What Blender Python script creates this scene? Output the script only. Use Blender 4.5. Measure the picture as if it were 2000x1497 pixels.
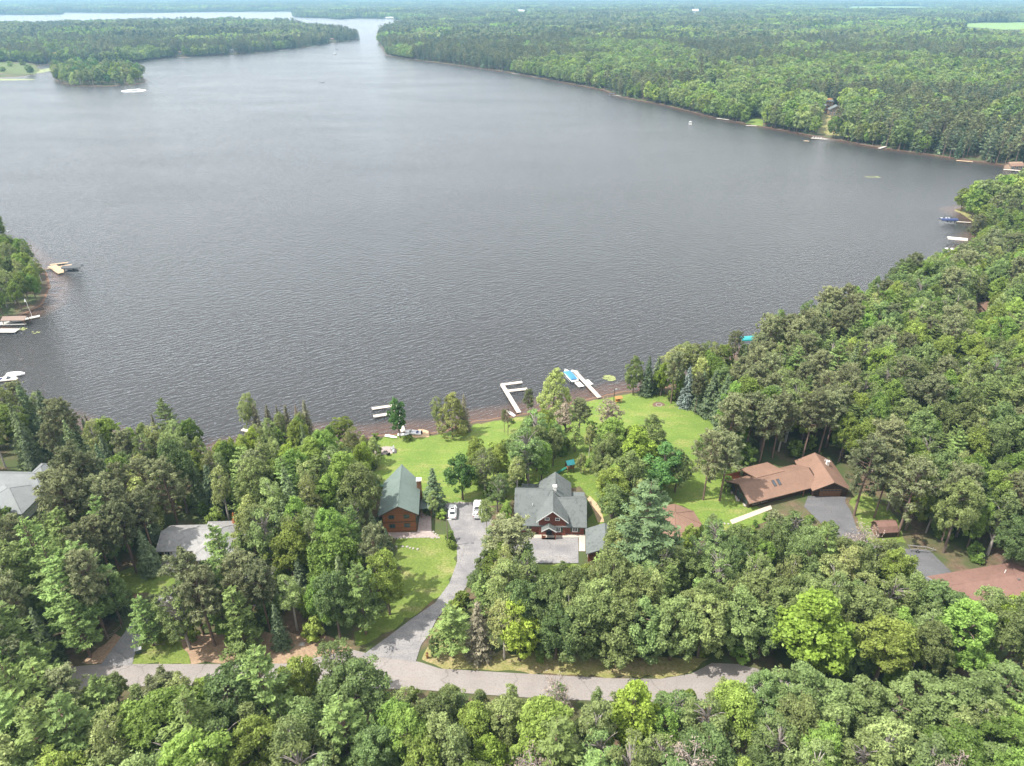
import bpy, bmesh, math, random
import numpy as np
from mathutils import Vector, Matrix
from mathutils.geometry import delaunay_2d_cdt

for o in list(bpy.data.objects): bpy.data.objects.remove(o)
scene = bpy.context.scene
COL = scene.collection
R = math.radians
# ------------------------------------------------------------------ camera
F, CX, CY, HZ, CAMZ = 1387.0, 1000.0, 748.5, -15.0, 103.0
PITCH = math.atan((CY - HZ) / F)
cam = bpy.data.cameras.new('camera'); camo = bpy.data.objects.new('camera', cam); COL.objects.link(camo)
camo.location = (0, 0, CAMZ); camo.rotation_euler = (math.pi / 2 - PITCH, 0, 0)
cam.sensor_width = 36; cam.lens = F / 2000 * 36; cam.clip_start = 1; cam.clip_end = 40000
scene.camera = camo
# ------------------------------------------------------------------ sky, sun, exposure
SUN_EL, SUN_AZ = R(58), R(13)          # light travels to +x and slightly away (+y)
world = bpy.data.worlds.new('World'); scene.world = world; world.use_nodes = True
nt = world.node_tree; nt.nodes.clear()
sky = nt.nodes.new('ShaderNodeTexSky'); sky.sky_type = 'NISHITA'; sky.sun_disc = False
sky.sun_elevation = SUN_EL; sky.air_density = 1.0; sky.dust_density = 2.5; sky.ozone_density = 1.0
SX, SY = -math.cos(SUN_AZ), -math.sin(SUN_AZ)   # horizontal direction towards the sun
sky.sun_rotation = math.atan2(SX, SY)
hs = nt.nodes.new('ShaderNodeHueSaturation'); hs.inputs['Saturation'].default_value = 0.35
bg = nt.nodes.new('ShaderNodeBackground'); bg.inputs['Strength'].default_value = 0.15
wo = nt.nodes.new('ShaderNodeOutputWorld')
# a thin even veil of summer cloud over the whole dome, broken by soft noise
tcw = nt.nodes.new('ShaderNodeTexCoord'); cn = nt.nodes.new('ShaderNodeTexNoise'); cn.inputs['Scale'].default_value = 2.2; cn.inputs['Detail'].default_value = 4
cr = nt.nodes.new('ShaderNodeMapRange'); cr.inputs[1].default_value = 0.3; cr.inputs[2].default_value = 0.7; cr.inputs[3].default_value = 0.35; cr.inputs[4].default_value = 0.75
cm = nt.nodes.new('ShaderNodeMix'); cm.data_type = 'RGBA'; cm.inputs[7].default_value = (8.8, 8.8, 8.9, 1)
nt.links.new(tcw.outputs['Generated'], cn.inputs['Vector']); nt.links.new(cn.outputs[0], cr.inputs[0]); nt.links.new(cr.outputs[0], cm.inputs[0])
nt.links.new(sky.outputs[0], hs.inputs['Color']); nt.links.new(hs.outputs[0], cm.inputs[6]); nt.links.new(cm.outputs[2], bg.inputs[0]); nt.links.new(bg.outputs[0], wo.inputs[0])
sun = bpy.data.lights.new('sun', 'SUN'); sun.energy = 4.2; sun.angle = R(0.6); sun.color = (1.0, 0.95, 0.87)
suno = bpy.data.objects.new('sun', sun); COL.objects.link(suno)
sd = Vector((SX * math.cos(SUN_EL), SY * math.cos(SUN_EL), math.sin(SUN_EL)))
suno.rotation_euler = sd.to_track_quat('Z', 'Y').to_euler(); suno.location = (-100, -50, 200)
vs = scene.view_settings; vs.view_transform = 'Standard'; vs.look = 'None'; vs.exposure = 0.82; vs.gamma = 1.0; vs.use_curve_mapping = False
scene.cycles.use_denoising = True
scene.cycles.max_bounces = 6; scene.cycles.diffuse_bounces = 3; scene.cycles.glossy_bounces = 2
scene.cycles.transmission_bounces = 4; scene.cycles.transparent_max_bounces = 6; scene.cycles.volume_bounces = 0
scene.cycles.sample_clamp_indirect = 4.0

# ------------------------------------------------------------------ helpers
SP, CP = math.sin(PITCH), math.cos(PITCH)
def at(px, py, z=3.0):
    a = (px - CX) / F; b = -(py - CY) / F
    t = (z - CAMZ) / (-SP + b * CP)
    return (a * t, (CP + b * SP) * t)
def proj(x, y, z):
    x, y, z = np.asarray(x, float), np.asarray(y, float), np.asarray(z, float) - CAMZ
    dep = y * CP - z * SP; up = y * SP + z * CP
    dep = np.maximum(dep, 1e-3)
    return CX + F * x / dep, CY - F * up / dep
def inpoly(x, y, poly):
    x = np.asarray(x, float); y = np.asarray(y, float); r = np.zeros(x.shape, bool)
    n = len(poly)
    for i in range(n):
        x0, y0 = poly[i]; x1, y1 = poly[(i + 1) % n]
        if y0 == y1: continue
        c = ((y0 > y) != (y1 > y)) & (x < (x1 - x0) * (y - y0) / (y1 - y0) + x0)
        r ^= c
    return r
def smooth(a, b, v):
    t = np.clip((v - a) / (b - a), 0, 1); return t * t * (3 - 2 * t)
def vnoise(x, y, scale, seed=0):
    x = np.asarray(x, float) / scale + seed * 17.31; y = np.asarray(y, float) / scale + seed * 7.77
    xi, yi = np.floor(x), np.floor(y); fx, fy = x - xi, y - yi
    fx = fx * fx * (3 - 2 * fx); fy = fy * fy * (3 - 2 * fy)
    def h(a, b): v = np.sin(a * 127.1 + b * 311.7 + seed * 74.7) * 43758.5453; return v - np.floor(v)
    return (h(xi, yi) * (1 - fx) + h(xi + 1, yi) * fx) * (1 - fy) + (h(xi, yi + 1) * (1 - fx) + h(xi + 1, yi + 1) * fx) * fy

# ------------------------------------------------------------------ materials
MATS = {}
def new_mat(name):
    m = bpy.data.materials.new(name); m.use_nodes = True; m.node_tree.nodes.clear(); MATS[name] = m
    return m, m.node_tree
def N(t, typ, **kw):
    n = t.nodes.new(typ)
    for k, v in kw.items():
        if hasattr(n, k): setattr(n, k, v)
        else: n.inputs[k].default_value = v
    return n
def c4(c): return (c[0], c[1], c[2], 1)
def mixcol(t, fac, a, b, blend='MIX'):
    n = t.nodes.new('ShaderNodeMix'); n.data_type = 'RGBA'; n.blend_type = blend
    for i, v in ((0, fac), (6, a), (7, b)):
        if isinstance(v, bpy.types.NodeSocket): t.links.new(v, n.inputs[i])
        elif i == 0: n.inputs[i].default_value = v
        else: n.inputs[i].default_value = c4(v)
    return n.outputs[2]
def ramp(t, sock, a, b):
    n = t.nodes.new('ShaderNodeMapRange'); n.inputs[1].default_value = a; n.inputs[2].default_value = b; n.clamp = True
    t.links.new(sock, n.inputs[0]); return n.outputs[0]
def noise(t, vec, scale, detail=3, rough=0.55):
    n = N(t, 'ShaderNodeTexNoise'); n.inputs['Scale'].default_value = scale; n.inputs['Detail'].default_value = detail
    n.inputs['Roughness'].default_value = rough; t.links.new(vec, n.inputs['Vector']); return n.outputs[0]
def mapped(t, vec, scale=(1, 1, 1), rot=(0, 0, 0)):
    n = N(t, 'ShaderNodeMapping'); n.inputs['Scale'].default_value = scale; n.inputs['Rotation'].default_value = rot
    t.links.new(vec, n.inputs[0]); return n.outputs[0]
def pos(t, kind='world'):
    if kind == 'world': return N(t, 'ShaderNodeNewGeometry').outputs['Position']
    return N(t, 'ShaderNodeTexCoord').outputs['Object']
def finish(t, col, rough=0.8, bumpsock=None, bdist=0.02, metal=0.0, spec=0.4):
    p = N(t, 'ShaderNodeBsdfPrincipled'); p.inputs['Roughness'].default_value = rough; p.inputs['Metallic'].default_value = metal
    p.inputs['Specular IOR Level'].default_value = spec
    if isinstance(col, bpy.types.NodeSocket): t.links.new(col, p.inputs['Base Color'])
    else: p.inputs['Base Color'].default_value = c4(col)
    if bumpsock is not None:
        b = N(t, 'ShaderNodeBump'); b.inputs['Distance'].default_value = bdist; b.inputs['Strength'].default_value = 1.0
        t.links.new(bumpsock, b.inputs['Height']); t.links.new(b.outputs[0], p.inputs['Normal'])
    o = N(t, 'ShaderNodeOutputMaterial'); t.links.new(p.outputs[0], o.inputs[0])
    return p
def M(name, col, rough=0.8, var=0.25, scale=1.5, metal=0.0, spec=0.4, stretch=(1, 1, 1), col2=None, bump=0.0):
    m, t = new_mat(name)
    v = mapped(t, pos(t, 'obj'), stretch)
    n1 = noise(t, v, scale, 4); n2 = noise(t, v, scale * 9, 3)
    d = tuple(c * (1 - var) for c in col); l = tuple(min(1, c * (1 + var)) for c in col)
    c = mixcol(t, ramp(t, n1, 0.3, 0.7), d, l)
    if col2: c = mixcol(t, ramp(t, n2, 0.45, 0.7), c, col2)
    else: c = mixcol(t, ramp(t, n2, 0.3, 0.7), c, tuple(x * (1 - var * 0.8) for x in col))
    finish(t, c, rough, n2 if bump else None, bump, metal, spec)
    return m
def boards(name, col, period, axis='Z', rough=0.75, depth=0.03):
    """walls of logs or boards: courses with fine relief and varied tone"""
    m, t = new_mat(name)
    v = pos(t, 'obj')
    sep = N(t, 'ShaderNodeSeparateXYZ'); t.links.new(v, sep.inputs[0])
    mu = N(t, 'ShaderNodeMath', operation='MULTIPLY'); mu.inputs[1].default_value = 1 / period; t.links.new(sep.outputs[axis], mu.inputs[0])
    fr = N(t, 'ShaderNodeMath', operation='FRACT'); t.links.new(mu.outputs[0], fr.inputs[0])
    fl = N(t, 'ShaderNodeMath', operation='FLOOR'); t.links.new(mu.outputs[0], fl.inputs[0])
    wn = N(t, 'ShaderNodeTexWhiteNoise', noise_dimensions='1D'); t.links.new(fl.outputs[0], wn.inputs['W'])
    pp = N(t, 'ShaderNodeMath', operation='PINGPONG'); pp.inputs[1].default_value = 0.5; t.links.new(fr.outputs[0], pp.inputs[0])
    c = mixcol(t, wn.outputs[0], tuple(x * 0.78 for x in col), tuple(x * 1.2 for x in col))
    n2 = noise(t, mapped(t, v, (1, 1, 6)), 2.0, 4)
    c = mixcol(t, ramp(t, n2, 0.35, 0.7), c, tuple(x * 0.7 for x in col))
    finish(t, c, rough, ramp(t, pp.outputs[0], 0, 0.25), depth)
    return m
def shingles(name, col, streak=0.3, dark=0.55):
    m, t = new_mat(name)
    v = pos(t, 'obj')
    sep = N(t, 'ShaderNodeSeparateXYZ'); t.links.new(v, sep.inputs[0])
    n1 = noise(t, mapped(t, v, (1.6, 1.6, 0.25)), 1.0, 4)
    n2 = noise(t, v, 9, 3); n3 = noise(t, v, 0.35, 2)
    c = mixcol(t, ramp(t, n2, 0.3, 0.7), tuple(x * 0.8 for x in col), tuple(x * 1.2 for x in col))
    f = ramp(t, n1, 0.5, 0.75); mm = N(t, 'ShaderNodeMath', operation='MULTIPLY'); mm.inputs[1].default_value = streak; t.links.new(f, mm.inputs[0])
    c = mixcol(t, mm.outputs[0], c, tuple(x * dark for x in col))
    f = ramp(t, n3, 0.4, 0.65); mm = N(t, 'ShaderNodeMath', operation='MULTIPLY'); mm.inputs[1].default_value = 0.3; t.links.new(f, mm.inputs[0])
    c = mixcol(t, mm.outputs[0], c, tuple(min(1, x * 1.35) for x in col))
    mu = N(t, 'ShaderNodeMath', operation='MULTIPLY'); mu.inputs[1].default_value = 7.0; t.links.new(sep.outputs['Z'], mu.inputs[0])
    fr = N(t, 'ShaderNodeMath', operation='FRACT'); t.links.new(mu.outputs[0], fr.inputs[0])
    finish(t, c, 0.85, fr.outputs[0], 0.012)
    return m
def leafmat(name, col, hue=0.022, trans=0.34, var=0.38):
    m, t = new_mat(name)
    a = N(t, 'ShaderNodeAttribute', attribute_name='tint'); oi = N(t, 'ShaderNodeObjectInfo')
    c = mixcol(t, a.outputs['Fac'], tuple(x * (1 - var) for x in col), tuple(x * (1 + var) for x in col))
    h = N(t, 'ShaderNodeHueSaturation')
    h1 = N(t, 'ShaderNodeMapRange'); h1.inputs[3].default_value = 0.5 - hue; h1.inputs[4].default_value = 0.5 + hue
    t.links.new(oi.outputs['Random'], h1.inputs[0]); t.links.new(h1.outputs[0], h.inputs['Hue'])
    wn = N(t, 'ShaderNodeTexWhiteNoise', noise_dimensions='1D'); t.links.new(oi.outputs['Random'], wn.inputs['W'])
    v1 = N(t, 'ShaderNodeMapRange'); v1.inputs[3].default_value = 0.72; v1.inputs[4].default_value = 1.32
    sv = noise(t, oi.outputs['Location'], 0.011, 2); s1 = N(t, 'ShaderNodeMapRange'); s1.inputs[1].default_value = .35; s1.inputs[2].default_value = .65; s1.inputs[3].default_value = 0.95; s1.inputs[4].default_value = 1.3; t.links.new(sv, s1.inputs[0])
    vm = N(t, 'ShaderNodeMath', operation='MULTIPLY'); t.links.new(v1.outputs[0], vm.inputs[0]); t.links.new(s1.outputs[0], vm.inputs[1])
    t.links.new(wn.outputs[0], v1.inputs[0]); t.links.new(vm.outputs[0], h.inputs['Value']); t.links.new(c, h.inputs['Color'])
    d = N(t, 'ShaderNodeBsdfDiffuse'); tr = N(t, 'ShaderNodeBsdfTranslucent'); mx = N(t, 'ShaderNodeMixShader'); mx.inputs[0].default_value = trans
    t.links.new(h.outputs[0], d.inputs[0]); t.links.new(h.outputs[0], tr.inputs[0])
    t.links.new(d.outputs[0], mx.inputs[1]); t.links.new(tr.outputs[0], mx.inputs[2])
    gl = N(t, 'ShaderNodeBsdfGlossy'); gl.inputs['Roughness'].default_value = 0.45; mg = N(t, 'ShaderNodeMixShader'); mg.inputs[0].default_value = 0.01
    t.links.new(mx.outputs[0], mg.inputs[1]); t.links.new(gl.outputs[0], mg.inputs[2])
    o = N(t, 'ShaderNodeOutputMaterial'); t.links.new(mg.outputs[0], o.inputs[0])
    return m

M('white_paint', (0.78, 0.78, 0.76), 0.5, 0.08); M('white_gloss', (0.8, 0.8, 0.8), 0.25, 0.03); M('dark_glass', (0.02, 0.025, 0.03), 0.08, 0.1, spec=0.6)
M('window_glass', (0.05, 0.065, 0.08), 0.06, 0.3, spec=0.8); M('rubber', (0.02, 0.02, 0.02), 0.8, 0.1); M('chrome', (0.6, 0.6, 0.6), 0.25, 0.05, metal=1.0)
M('steel', (0.45, 0.46, 0.47), 0.4, 0.1, metal=0.8); M('black', (0.02, 0.02, 0.022), 0.6, 0.1); M('red_lamp', (0.4, 0.02, 0.02), 0.3, 0.1)
M('grey_paint', (0.35, 0.36, 0.36), 0.6, 0.1); M('teal', (0.02, 0.17, 0.19), 0.5, 0.1); M('slide_green', (0.02, 0.15, 0.1), 0.4, 0.1)
M('blue_cover', (0.05, 0.2, 0.38), 0.55, 0.15, 2); M('navy_cover', (0.025, 0.04, 0.12), 0.6, 0.15, 2); M('cream_cover', (0.6, 0.56, 0.5), 0.6, 0.06, 2)
M('turquoise_cover', (0.03, 0.29, 0.3), 0.55, 0.15, 2); M('charcoal_cover', (0.06, 0.065, 0.07), 0.6, 0.15, 2); M('blue_car', (0.02, 0.03, 0.12), 0.3, 0.1)
M('dock_boards', (0.5, 0.45, 0.39), 0.8, 0.16, 3); M('dock_fresh', (0.45, 0.33, 0.21), 0.8, 0.15, 3); M('dock_grey', (0.42, 0.41, 0.38), 0.8, 0.15, 3)
M('timber', (0.2, 0.1, 0.05), 0.8, 0.25, 3); M('weathered_timber', (0.24, 0.2, 0.16), 0.85, 0.25, 3); M('red_timber', (0.25, 0.08, 0.035), 0.75, 0.2, 2)
M('orange_timber', (0.42, 0.2, 0.07), 0.8, 0.2, 2); M('stone', (0.4, 0.37, 0.33), 0.9, 0.35, 2, col2=(0.28, 0.22, 0.17)); M('pale_stone', (0.4, 0.37, 0.335), 0.9, 0.25, 2)
M('concrete', (0.48, 0.42, 0.35), 0.85, 0.12, 1.0); M('walkway', (0.47, 0.39, 0.32), 0.85, 0.08, 1.0); M('paver', (0.33, 0.27, 0.25), 0.9, 0.25, 2, col2=(0.26, 0.22, 0.205))
M('trim_brown', (0.07, 0.045, 0.03), 0.7, 0.15); M('trim_green', (0.04, 0.08, 0.06), 0.6, 0.1); M('dark_wood', (0.045, 0.025, 0.016), 0.75, 0.3, 3)
M('ash', (0.08, 0.075, 0.07), 0.95, 0.3, 4); M('foam', (0.85, 0.86, 0.87), 0.8, 0.05, 3); M('lily', (0.25, 0.28, 0.1), 0.6, 0.3, 0.8)
M('skin', (0.5, 0.3, 0.22), 0.6, 0.1); M('cloth', (0.3, 0.05, 0.05), 0.8, 0.2); M('bin_green', (0.07, 0.09, 0.09), 0.5, 0.1); M('canvas_brown', (0.22, 0.16, 0.13), 0.8, 0.15, 2)
M('chimney_white', (0.78, 0.76, 0.72), 0.7, 0.08); M('mulch', (0.16, 0.1, 0.07), 0.95, 0.35, 3); M('rust_sand', (0.5, 0.36, 0.22), 0.9, 0.2, 1.5)
boards('log_wall', (0.27, 0.105, 0.042), 0.24); boards('red_wall', (0.2, 0.062, 0.04), 0.2); boards('brown_wall', (0.055, 0.03, 0.02), 0.25, 'X')
boards('grey_wall', (0.3, 0.26, 0.23), 0.18); boards('tan_wall', (0.32, 0.22, 0.15), 0.18); boards('white_wall', (0.7, 0.7, 0.68), 0.18)
shingles('green_roof', (0.115, 0.15, 0.132), 0.25); shingles('slate_roof', (0.118, 0.131, 0.127), 0.9, 0.5); shingles('brown_roof', (0.205, 0.124, 0.088), 0.4)
shingles('red_roof', (0.185, 0.105, 0.082), 0.6, 0.6); shingles('grey_roof', (0.17, 0.18, 0.18), 0.3); shingles('pale_roof', (0.27, 0.265, 0.26), 0.8, 0.5); shingles('dark_roof', (0.13, 0.11, 0.1), 0.4)
M('bark', (0.16, 0.12, 0.095), 0.9, 0.3, 2, stretch=(1, 1, 0.3)); M('pine_bark', (0.2, 0.135, 0.105), 0.9, 0.3, 2, stretch=(1, 1, 0.3)); M('pale_bark', (0.42, 0.38, 0.34), 0.9, 0.25, 2); M('grey_bark', (0.27, 0.235, 0.215), 0.9, 0.2, 2)
leafmat('oak_leaf', (0.160, 0.210, 0.075)); leafmat('maple_leaf', (0.182, 0.254, 0.057)); leafmat('lime_leaf', (0.209, 0.285, 0.047), 0.012)
leafmat('birch_leaf', (0.230, 0.269, 0.101)); leafmat('red_pine_leaf', (0.178, 0.195, 0.095), 0.012, 0.25); leafmat('white_pine_leaf', (0.173, 0.241, 0.075), 0.012, 0.25)
leafmat('great_pine_leaf', (0.110, 0.163, 0.074), 0.005, 0.2); leafmat('aspen_leaf', (0.191, 0.241, 0.090), 0.015); leafmat('balsam_leaf', (0.146, 0.195, 0.085), 0.015, 0.15)
leafmat('spruce_leaf', (0.121, 0.165, 0.085), 0.02, 0.15); leafmat('fir_leaf', (0.160, 0.153, 0.097), 0.02, 0.15); leafmat('cedar_leaf', (0.242, 0.283, 0.092), 0.02, 0.2)
leafmat('blue_spruce_leaf', (0.2, 0.25, 0.22), 0.01, 0.1); leafmat('rust_leaf', (0.36, 0.15, 0.06), 0.01, 0.1); leafmat('tan_leaf', (0.22, 0.185, 0.135), 0.01, 0.15); leafmat('dark_leaf', (0.109, 0.200, 0.057), 0.015)
leafmat('conifer_leaf', (0.094, 0.128, 0.074), 0.015, 0.15); leafmat('twig', (0.25, 0.2, 0.17), 0.01, 0.0, 0.3)

# ------------------------------------------------------------------ shape collector
class MB:
    def __init__(s): s.v = []; s.f = []
    def add(s, vs, fs):
        b = len(s.v); s.v += [tuple(map(float, p)) for p in vs]; s.f += [tuple(i + b for i in f) for f in fs]; return s
    def box(s, x0, x1, y0, y1, z0, z1):
        return s.add([(x0, y0, z0), (x1, y0, z0), (x1, y1, z0), (x0, y1, z0), (x0, y0, z1), (x1, y0, z1), (x1, y1, z1), (x0, y1, z1)],
                     [(3, 2, 1, 0), (4, 5, 6, 7), (0, 1, 5, 4), (1, 2, 6, 5), (2, 3, 7, 6), (3, 0, 4, 7)])
    def tube(s, pts, rad, n=6, cap=True):
        pts = [Vector(p) for p in pts]; base = len(s.v); k = len(pts)
        for i, p in enumerate(pts):
            d = (pts[min(i + 1, k - 1)] - pts[max(i - 1, 0)])
            d = d.normalized() if d.length > 1e-6 else Vector((0, 0, 1))
            u = d.cross(Vector((0.3, 1, 0.1))).normalized(); w = d.cross(u)
            for j in range(n):
                a = 2 * math.pi * j / n; q = p + (u * math.cos(a) + w * math.sin(a)) * rad[i]; s.v.append(tuple(q))
        for i in range(k - 1):
            for j in range(n):
                a, b2 = base + i * n + j, base + i * n + (j + 1) % n
                s.f.append((a, b2, b2 + n, a + n))
        if cap:
            s.f.append(tuple(base + j for j in range(n))[::-1]); s.f.append(tuple(base + (k - 1) * n + j for j in range(n)))
        return s
    def prism(s, prof, y0, y1, axis='y', offs=None):
        """closed polygon in (x,z) pushed along y (or in (y,z) along x); offs shifts y of each profile point at both ends"""
        n = len(prof); o = offs or [(0, 0)] * n
        a = [(p[0], y0 + q[0], p[1]) for p, q in zip(prof, o)]; b = [(p[0], y1 + q[1], p[1]) for p, q in zip(prof, o)]
        if axis == 'x': a = [(q[1], q[0], q[2]) for q in a]; b = [(q[1], q[0], q[2]) for q in b]
        return s.add(a + b, [tuple(range(n))[::-1], tuple(range(n, 2 * n))] + [(i, (i + 1) % n, n + (i + 1) % n, n + i) for i in range(n)])
    def dome(s, x0, x1, y0, y1, z0, h, n=8, m=8):
        """pillow-like cover"""
        vs = []
        for i in range(n + 1):
            for j in range(m + 1):
                u, v = i / n * 2 - 1, j / m * 2 - 1
                vs.append((x0 + (x1 - x0) * i / n, y0 + (y1 - y0) * j / m, z0 + h * (max(0, 1 - abs(u) ** 4) * max(0, 1 - abs(v) ** 4)) ** 0.5))
        return s.add(vs, [(i * (m + 1) + j, (i + 1) * (m + 1) + j, (i + 1) * (m + 1) + j + 1, i * (m + 1) + j + 1) for i in range(n) for j in range(m)])
    def build(s, name, mat, parent=None, smooth_=False, bevel=0):
        me = bpy.data.meshes.new(name); me.from_pydata(s.v, [], s.f)
        bm = bmesh.new(); bm.from_mesh(me); bmesh.ops.recalc_face_normals(bm, faces=bm.faces)
        if bevel: bmesh.ops.bevel(bm, geom=bm.edges[:], offset=bevel, segments=1, affect='EDGES')
        bm.to_mesh(me); bm.free()
        me.materials.append(MATS[mat] if isinstance(mat, str) else mat)
        if smooth_: me.polygons.foreach_set('use_smooth', [True] * len(me.polygons))
        o = bpy.data.objects.new(name, me); COL.objects.link(o)
        if parent is not None: o.parent = parent
        return o
def box(name, mat, parent, x0, x1, y0, y1, z0, z1, bevel=0): return MB().box(x0, x1, y0, y1, z0, z1).build(name, mat, parent, bevel=bevel)
def tag(o, label, cat, group=None, kind=None):
    o['label'] = label; o['category'] = cat
    if group: o['group'] = group
    if kind: o['kind'] = kind
    return o
def thing(name, loc, rz, label, cat, group=None):
    o = bpy.data.objects.new(name, None); COL.objects.link(o); o.location = loc; o.rotation_euler = (0, 0, rz); o.empty_display_size = 0.5
    return tag(o, label, cat, group)
def copy_tree(o, parent=None):
    c = o.copy(); COL.objects.link(c); c.parent = parent
    for ch in o.children: copy_tree(ch, c)
    return c

# ------------------------------------------------------------------ lake outline, ground height
LAKE_PX = [(-420, 700), (-250, 800), (-100, 800), (0, 800), (100, 825), (180, 856), (300, 890), (410, 886), (480, 876), (540, 864), (620, 852), (700, 857), (725, 854),
 (770, 848), (800, 847), (838, 848), (870, 841), (930, 823), (1000, 814), (1060, 801), (1130, 784), (1170, 776), (1215, 766), (1300, 757), (1380, 738), (1420, 708),
 (1440, 692), (1520, 690), (1600, 655), (1700, 612), (1800, 560), (1870, 512), (1897, 482), (1903, 462), (1930, 452), (1938, 441), (1902, 433), (1886, 420), (1862, 410),
 (1880, 406), (1920, 402), (1965, 392), (2040, 372), (2150, 352), (2150, 345), (2060, 339), (2000, 331), (1960, 322), (1880, 312), (1810, 301), (1720, 289), (1650, 276),
 (1590, 266), (1560, 260), (1480, 246), (1400, 231), (1300, 206), (1210, 189), (1180, 176), (1060, 154), (990, 141), (880, 126), (800, 116), (755, 109), (750, 97), (739, 81),
 (743, 72), (755, 64), (778, 57), (802, 50), (796, 44), (772, 40), (752, 37), (700, 36), (660, 38), (640, 36), (600, 35), (578, 34), (571, 30), (569, 23), (400, 24), (250, 26),
 (127, 25), (121, 28.5), (60, 29.5), (0, 29), (-500, 29), (-900, 31), (-900, 62), (-200, 62), (0, 57), (200, 53), (300, 51), (450, 49), (560, 53), (620, 61), (680, 71), (704, 77.5),
 (690, 80), (650, 84), (600, 93), (540, 99), (480, 106), (400, 110), (340, 113), (290, 118), (268, 122), (200, 125), (120, 126), (68, 127), (78, 138), (70, 146), (40, 150), (0, 152), (-200, 156),
 (-600, 170), (-700, 300), (-300, 440), (-50, 455), (20, 472), (60, 507), (90, 532), (97, 562), (80, 597), (45, 613), (0, 634), (-100, 662)]
ISLE_PX = [(104, 148), (112, 160), (140, 167), (200, 169), (250, 166.5), (283, 161), (281, 151), (235, 143), (160, 141), (115, 143)]
LAKE = [at(x, y, 0) for x, y in LAKE_PX]; ISLE = [at(x, y, 0) for x, y in ISLE_PX]
_seg = np.array([(*LAKE[i], *LAKE[(i + 1) % len(LAKE)]) for i in range(len(LAKE))] + [(*ISLE[i], *ISLE[(i + 1) % len(ISLE)]) for i in range(len(ISLE))])
def sdf(x, y):
    """metres from the waterline, positive on land"""
    x = np.atleast_1d(np.asarray(x, float)); y = np.atleast_1d(np.asarray(y, float)); sh = x.shape; x = x.ravel(); y = y.ravel()
    best = np.full(x.shape, 1e18)
    for x0, y0, x1, y1 in _seg:
        dx, dy = x1 - x0, y1 - y0; l2 = dx * dx + dy * dy + 1e-12
        t = np.clip(((x - x0) * dx + (y - y0) * dy) / l2, 0, 1)
        best = np.minimum(best, (x - x0 - t * dx) ** 2 + (y - y0 - t * dy) ** 2)
    d = np.sqrt(best); wet = inpoly(x, y, LAKE) & ~inpoly(x, y, ISLE)
    return np.where(wet, -d, d).reshape(sh)
def gz(x, y, d=None):
    if d is None: d = sdf(x, y)
    x = np.atleast_1d(np.asarray(x, float)); y = np.atleast_1d(np.asarray(y, float))
    land = 0.12 * smooth(0, 1.0, d) + 0.4 * smooth(0, 12, d) + 2.5 * smooth(4, 42, d) + smooth(90, 500, d) * 9 * vnoise(x, y, 420, 3) * smooth(350, 700, y)
    bed = -0.24 * smooth(0, 4, -d) - 0.5 * smooth(4, 9.5, -d) - 2.5 * smooth(8, 20, -d)
    return np.where(d > 0, land, bed)
def gi(x, y):
    """ground height read from the ground sheet itself"""
    x = np.clip(np.asarray(x, float), AXS[0], AXS[-1] - .01); y = np.clip(np.asarray(y, float), AYS[0], AYS[-1] - .01)
    i = np.searchsorted(AXS, x, 'right') - 1; j = np.searchsorted(AYS, y, 'right') - 1; fx = (x - AXS[i]) / (AXS[i + 1] - AXS[i]); fy = (y - AYS[j]) / (AYS[j + 1] - AYS[j])
    return (GZ[j, i] * (1 - fx) + GZ[j, i + 1] * fx) * (1 - fy) + (GZ[j + 1, i] * (1 - fx) + GZ[j + 1, i + 1] * fx) * fy
def g1(x, y): return float(gi(x, y))
def ground_at(px, py):
    z = 3.0
    for _ in range(8):
        x, y = at(px, py, z); z = g1(x, y)
    return (x, y, z)

def lin(a, b, s): return list(np.arange(a, b, s))
ys = lin(18, 60, 6) + lin(60, 345, 1.8); y = 345; st = 2.2
while y < 17000: ys.append(y); y += st; st *= 1.022
xs = lin(-120, 250, 1.8); x = 250; st = 2.2; xr = []
while x < 13000: xr.append(x); x += st; st *= 1.03
x = -121.8; st = 2.2; xl = []
while x > -13000: xl.append(x); x -= st; st *= 1.03
xs = xl[::-1] + xs + xr
GX, GY = np.meshgrid(np.array(xs), np.array(ys)); GD = sdf(GX, GY); GZ = gz(GX, GY, GD)
AXS, AYS = np.array(xs), np.array(ys)
ny, nx = GX.shape
me = bpy.data.meshes.new('ground'); V = np.stack([GX, GY, GZ], -1).reshape(-1, 3)
me.vertices.add(len(V)); me.vertices.foreach_set('co', V.ravel().astype(np.float32))
ii = np.arange(nx * ny).reshape(ny, nx); Q = np.stack([ii[:-1, :-1], ii[:-1, 1:], ii[1:, 1:], ii[1:, :-1]], -1).reshape(-1, 4)
me.loops.add(Q.size); me.loops.foreach_set('vertex_index', Q.ravel().astype(np.int32)); me.polygons.add(len(Q))
me.polygons.foreach_set('loop_start', np.arange(0, Q.size, 4, dtype=np.int32)); me.update(calc_edges=True)
me.polygons.foreach_set('use_smooth', [True] * len(Q))
m, t = new_mat('forest_floor'); v = pos(t)
sep = N(t, 'ShaderNodeSeparateXYZ'); t.links.new(v, sep.inputs[0])
n1 = noise(t, v, 0.12, 4); n2 = noise(t, v, 1.2, 4)
c = mixcol(t, ramp(t, n2, 0.3, 0.7), (0.09, 0.06, 0.04), (0.17, 0.115, 0.075))
c = mixcol(t, ramp(t, n1, 0.36, 0.54), c, (0.06, 0.08, 0.025))
sand = mixcol(t, ramp(t, n2, 0.3, 0.7), (0.17, 0.095, 0.055), (0.27, 0.15, 0.085))
c = mixcol(t, ramp(t, sep.outputs['Z'], 0.2, 0.08), c, (0.085, 0.06, 0.042)); c = mixcol(t, ramp(t, sep.outputs['Z'], 0.06, 0.0), c, sand)
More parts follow.
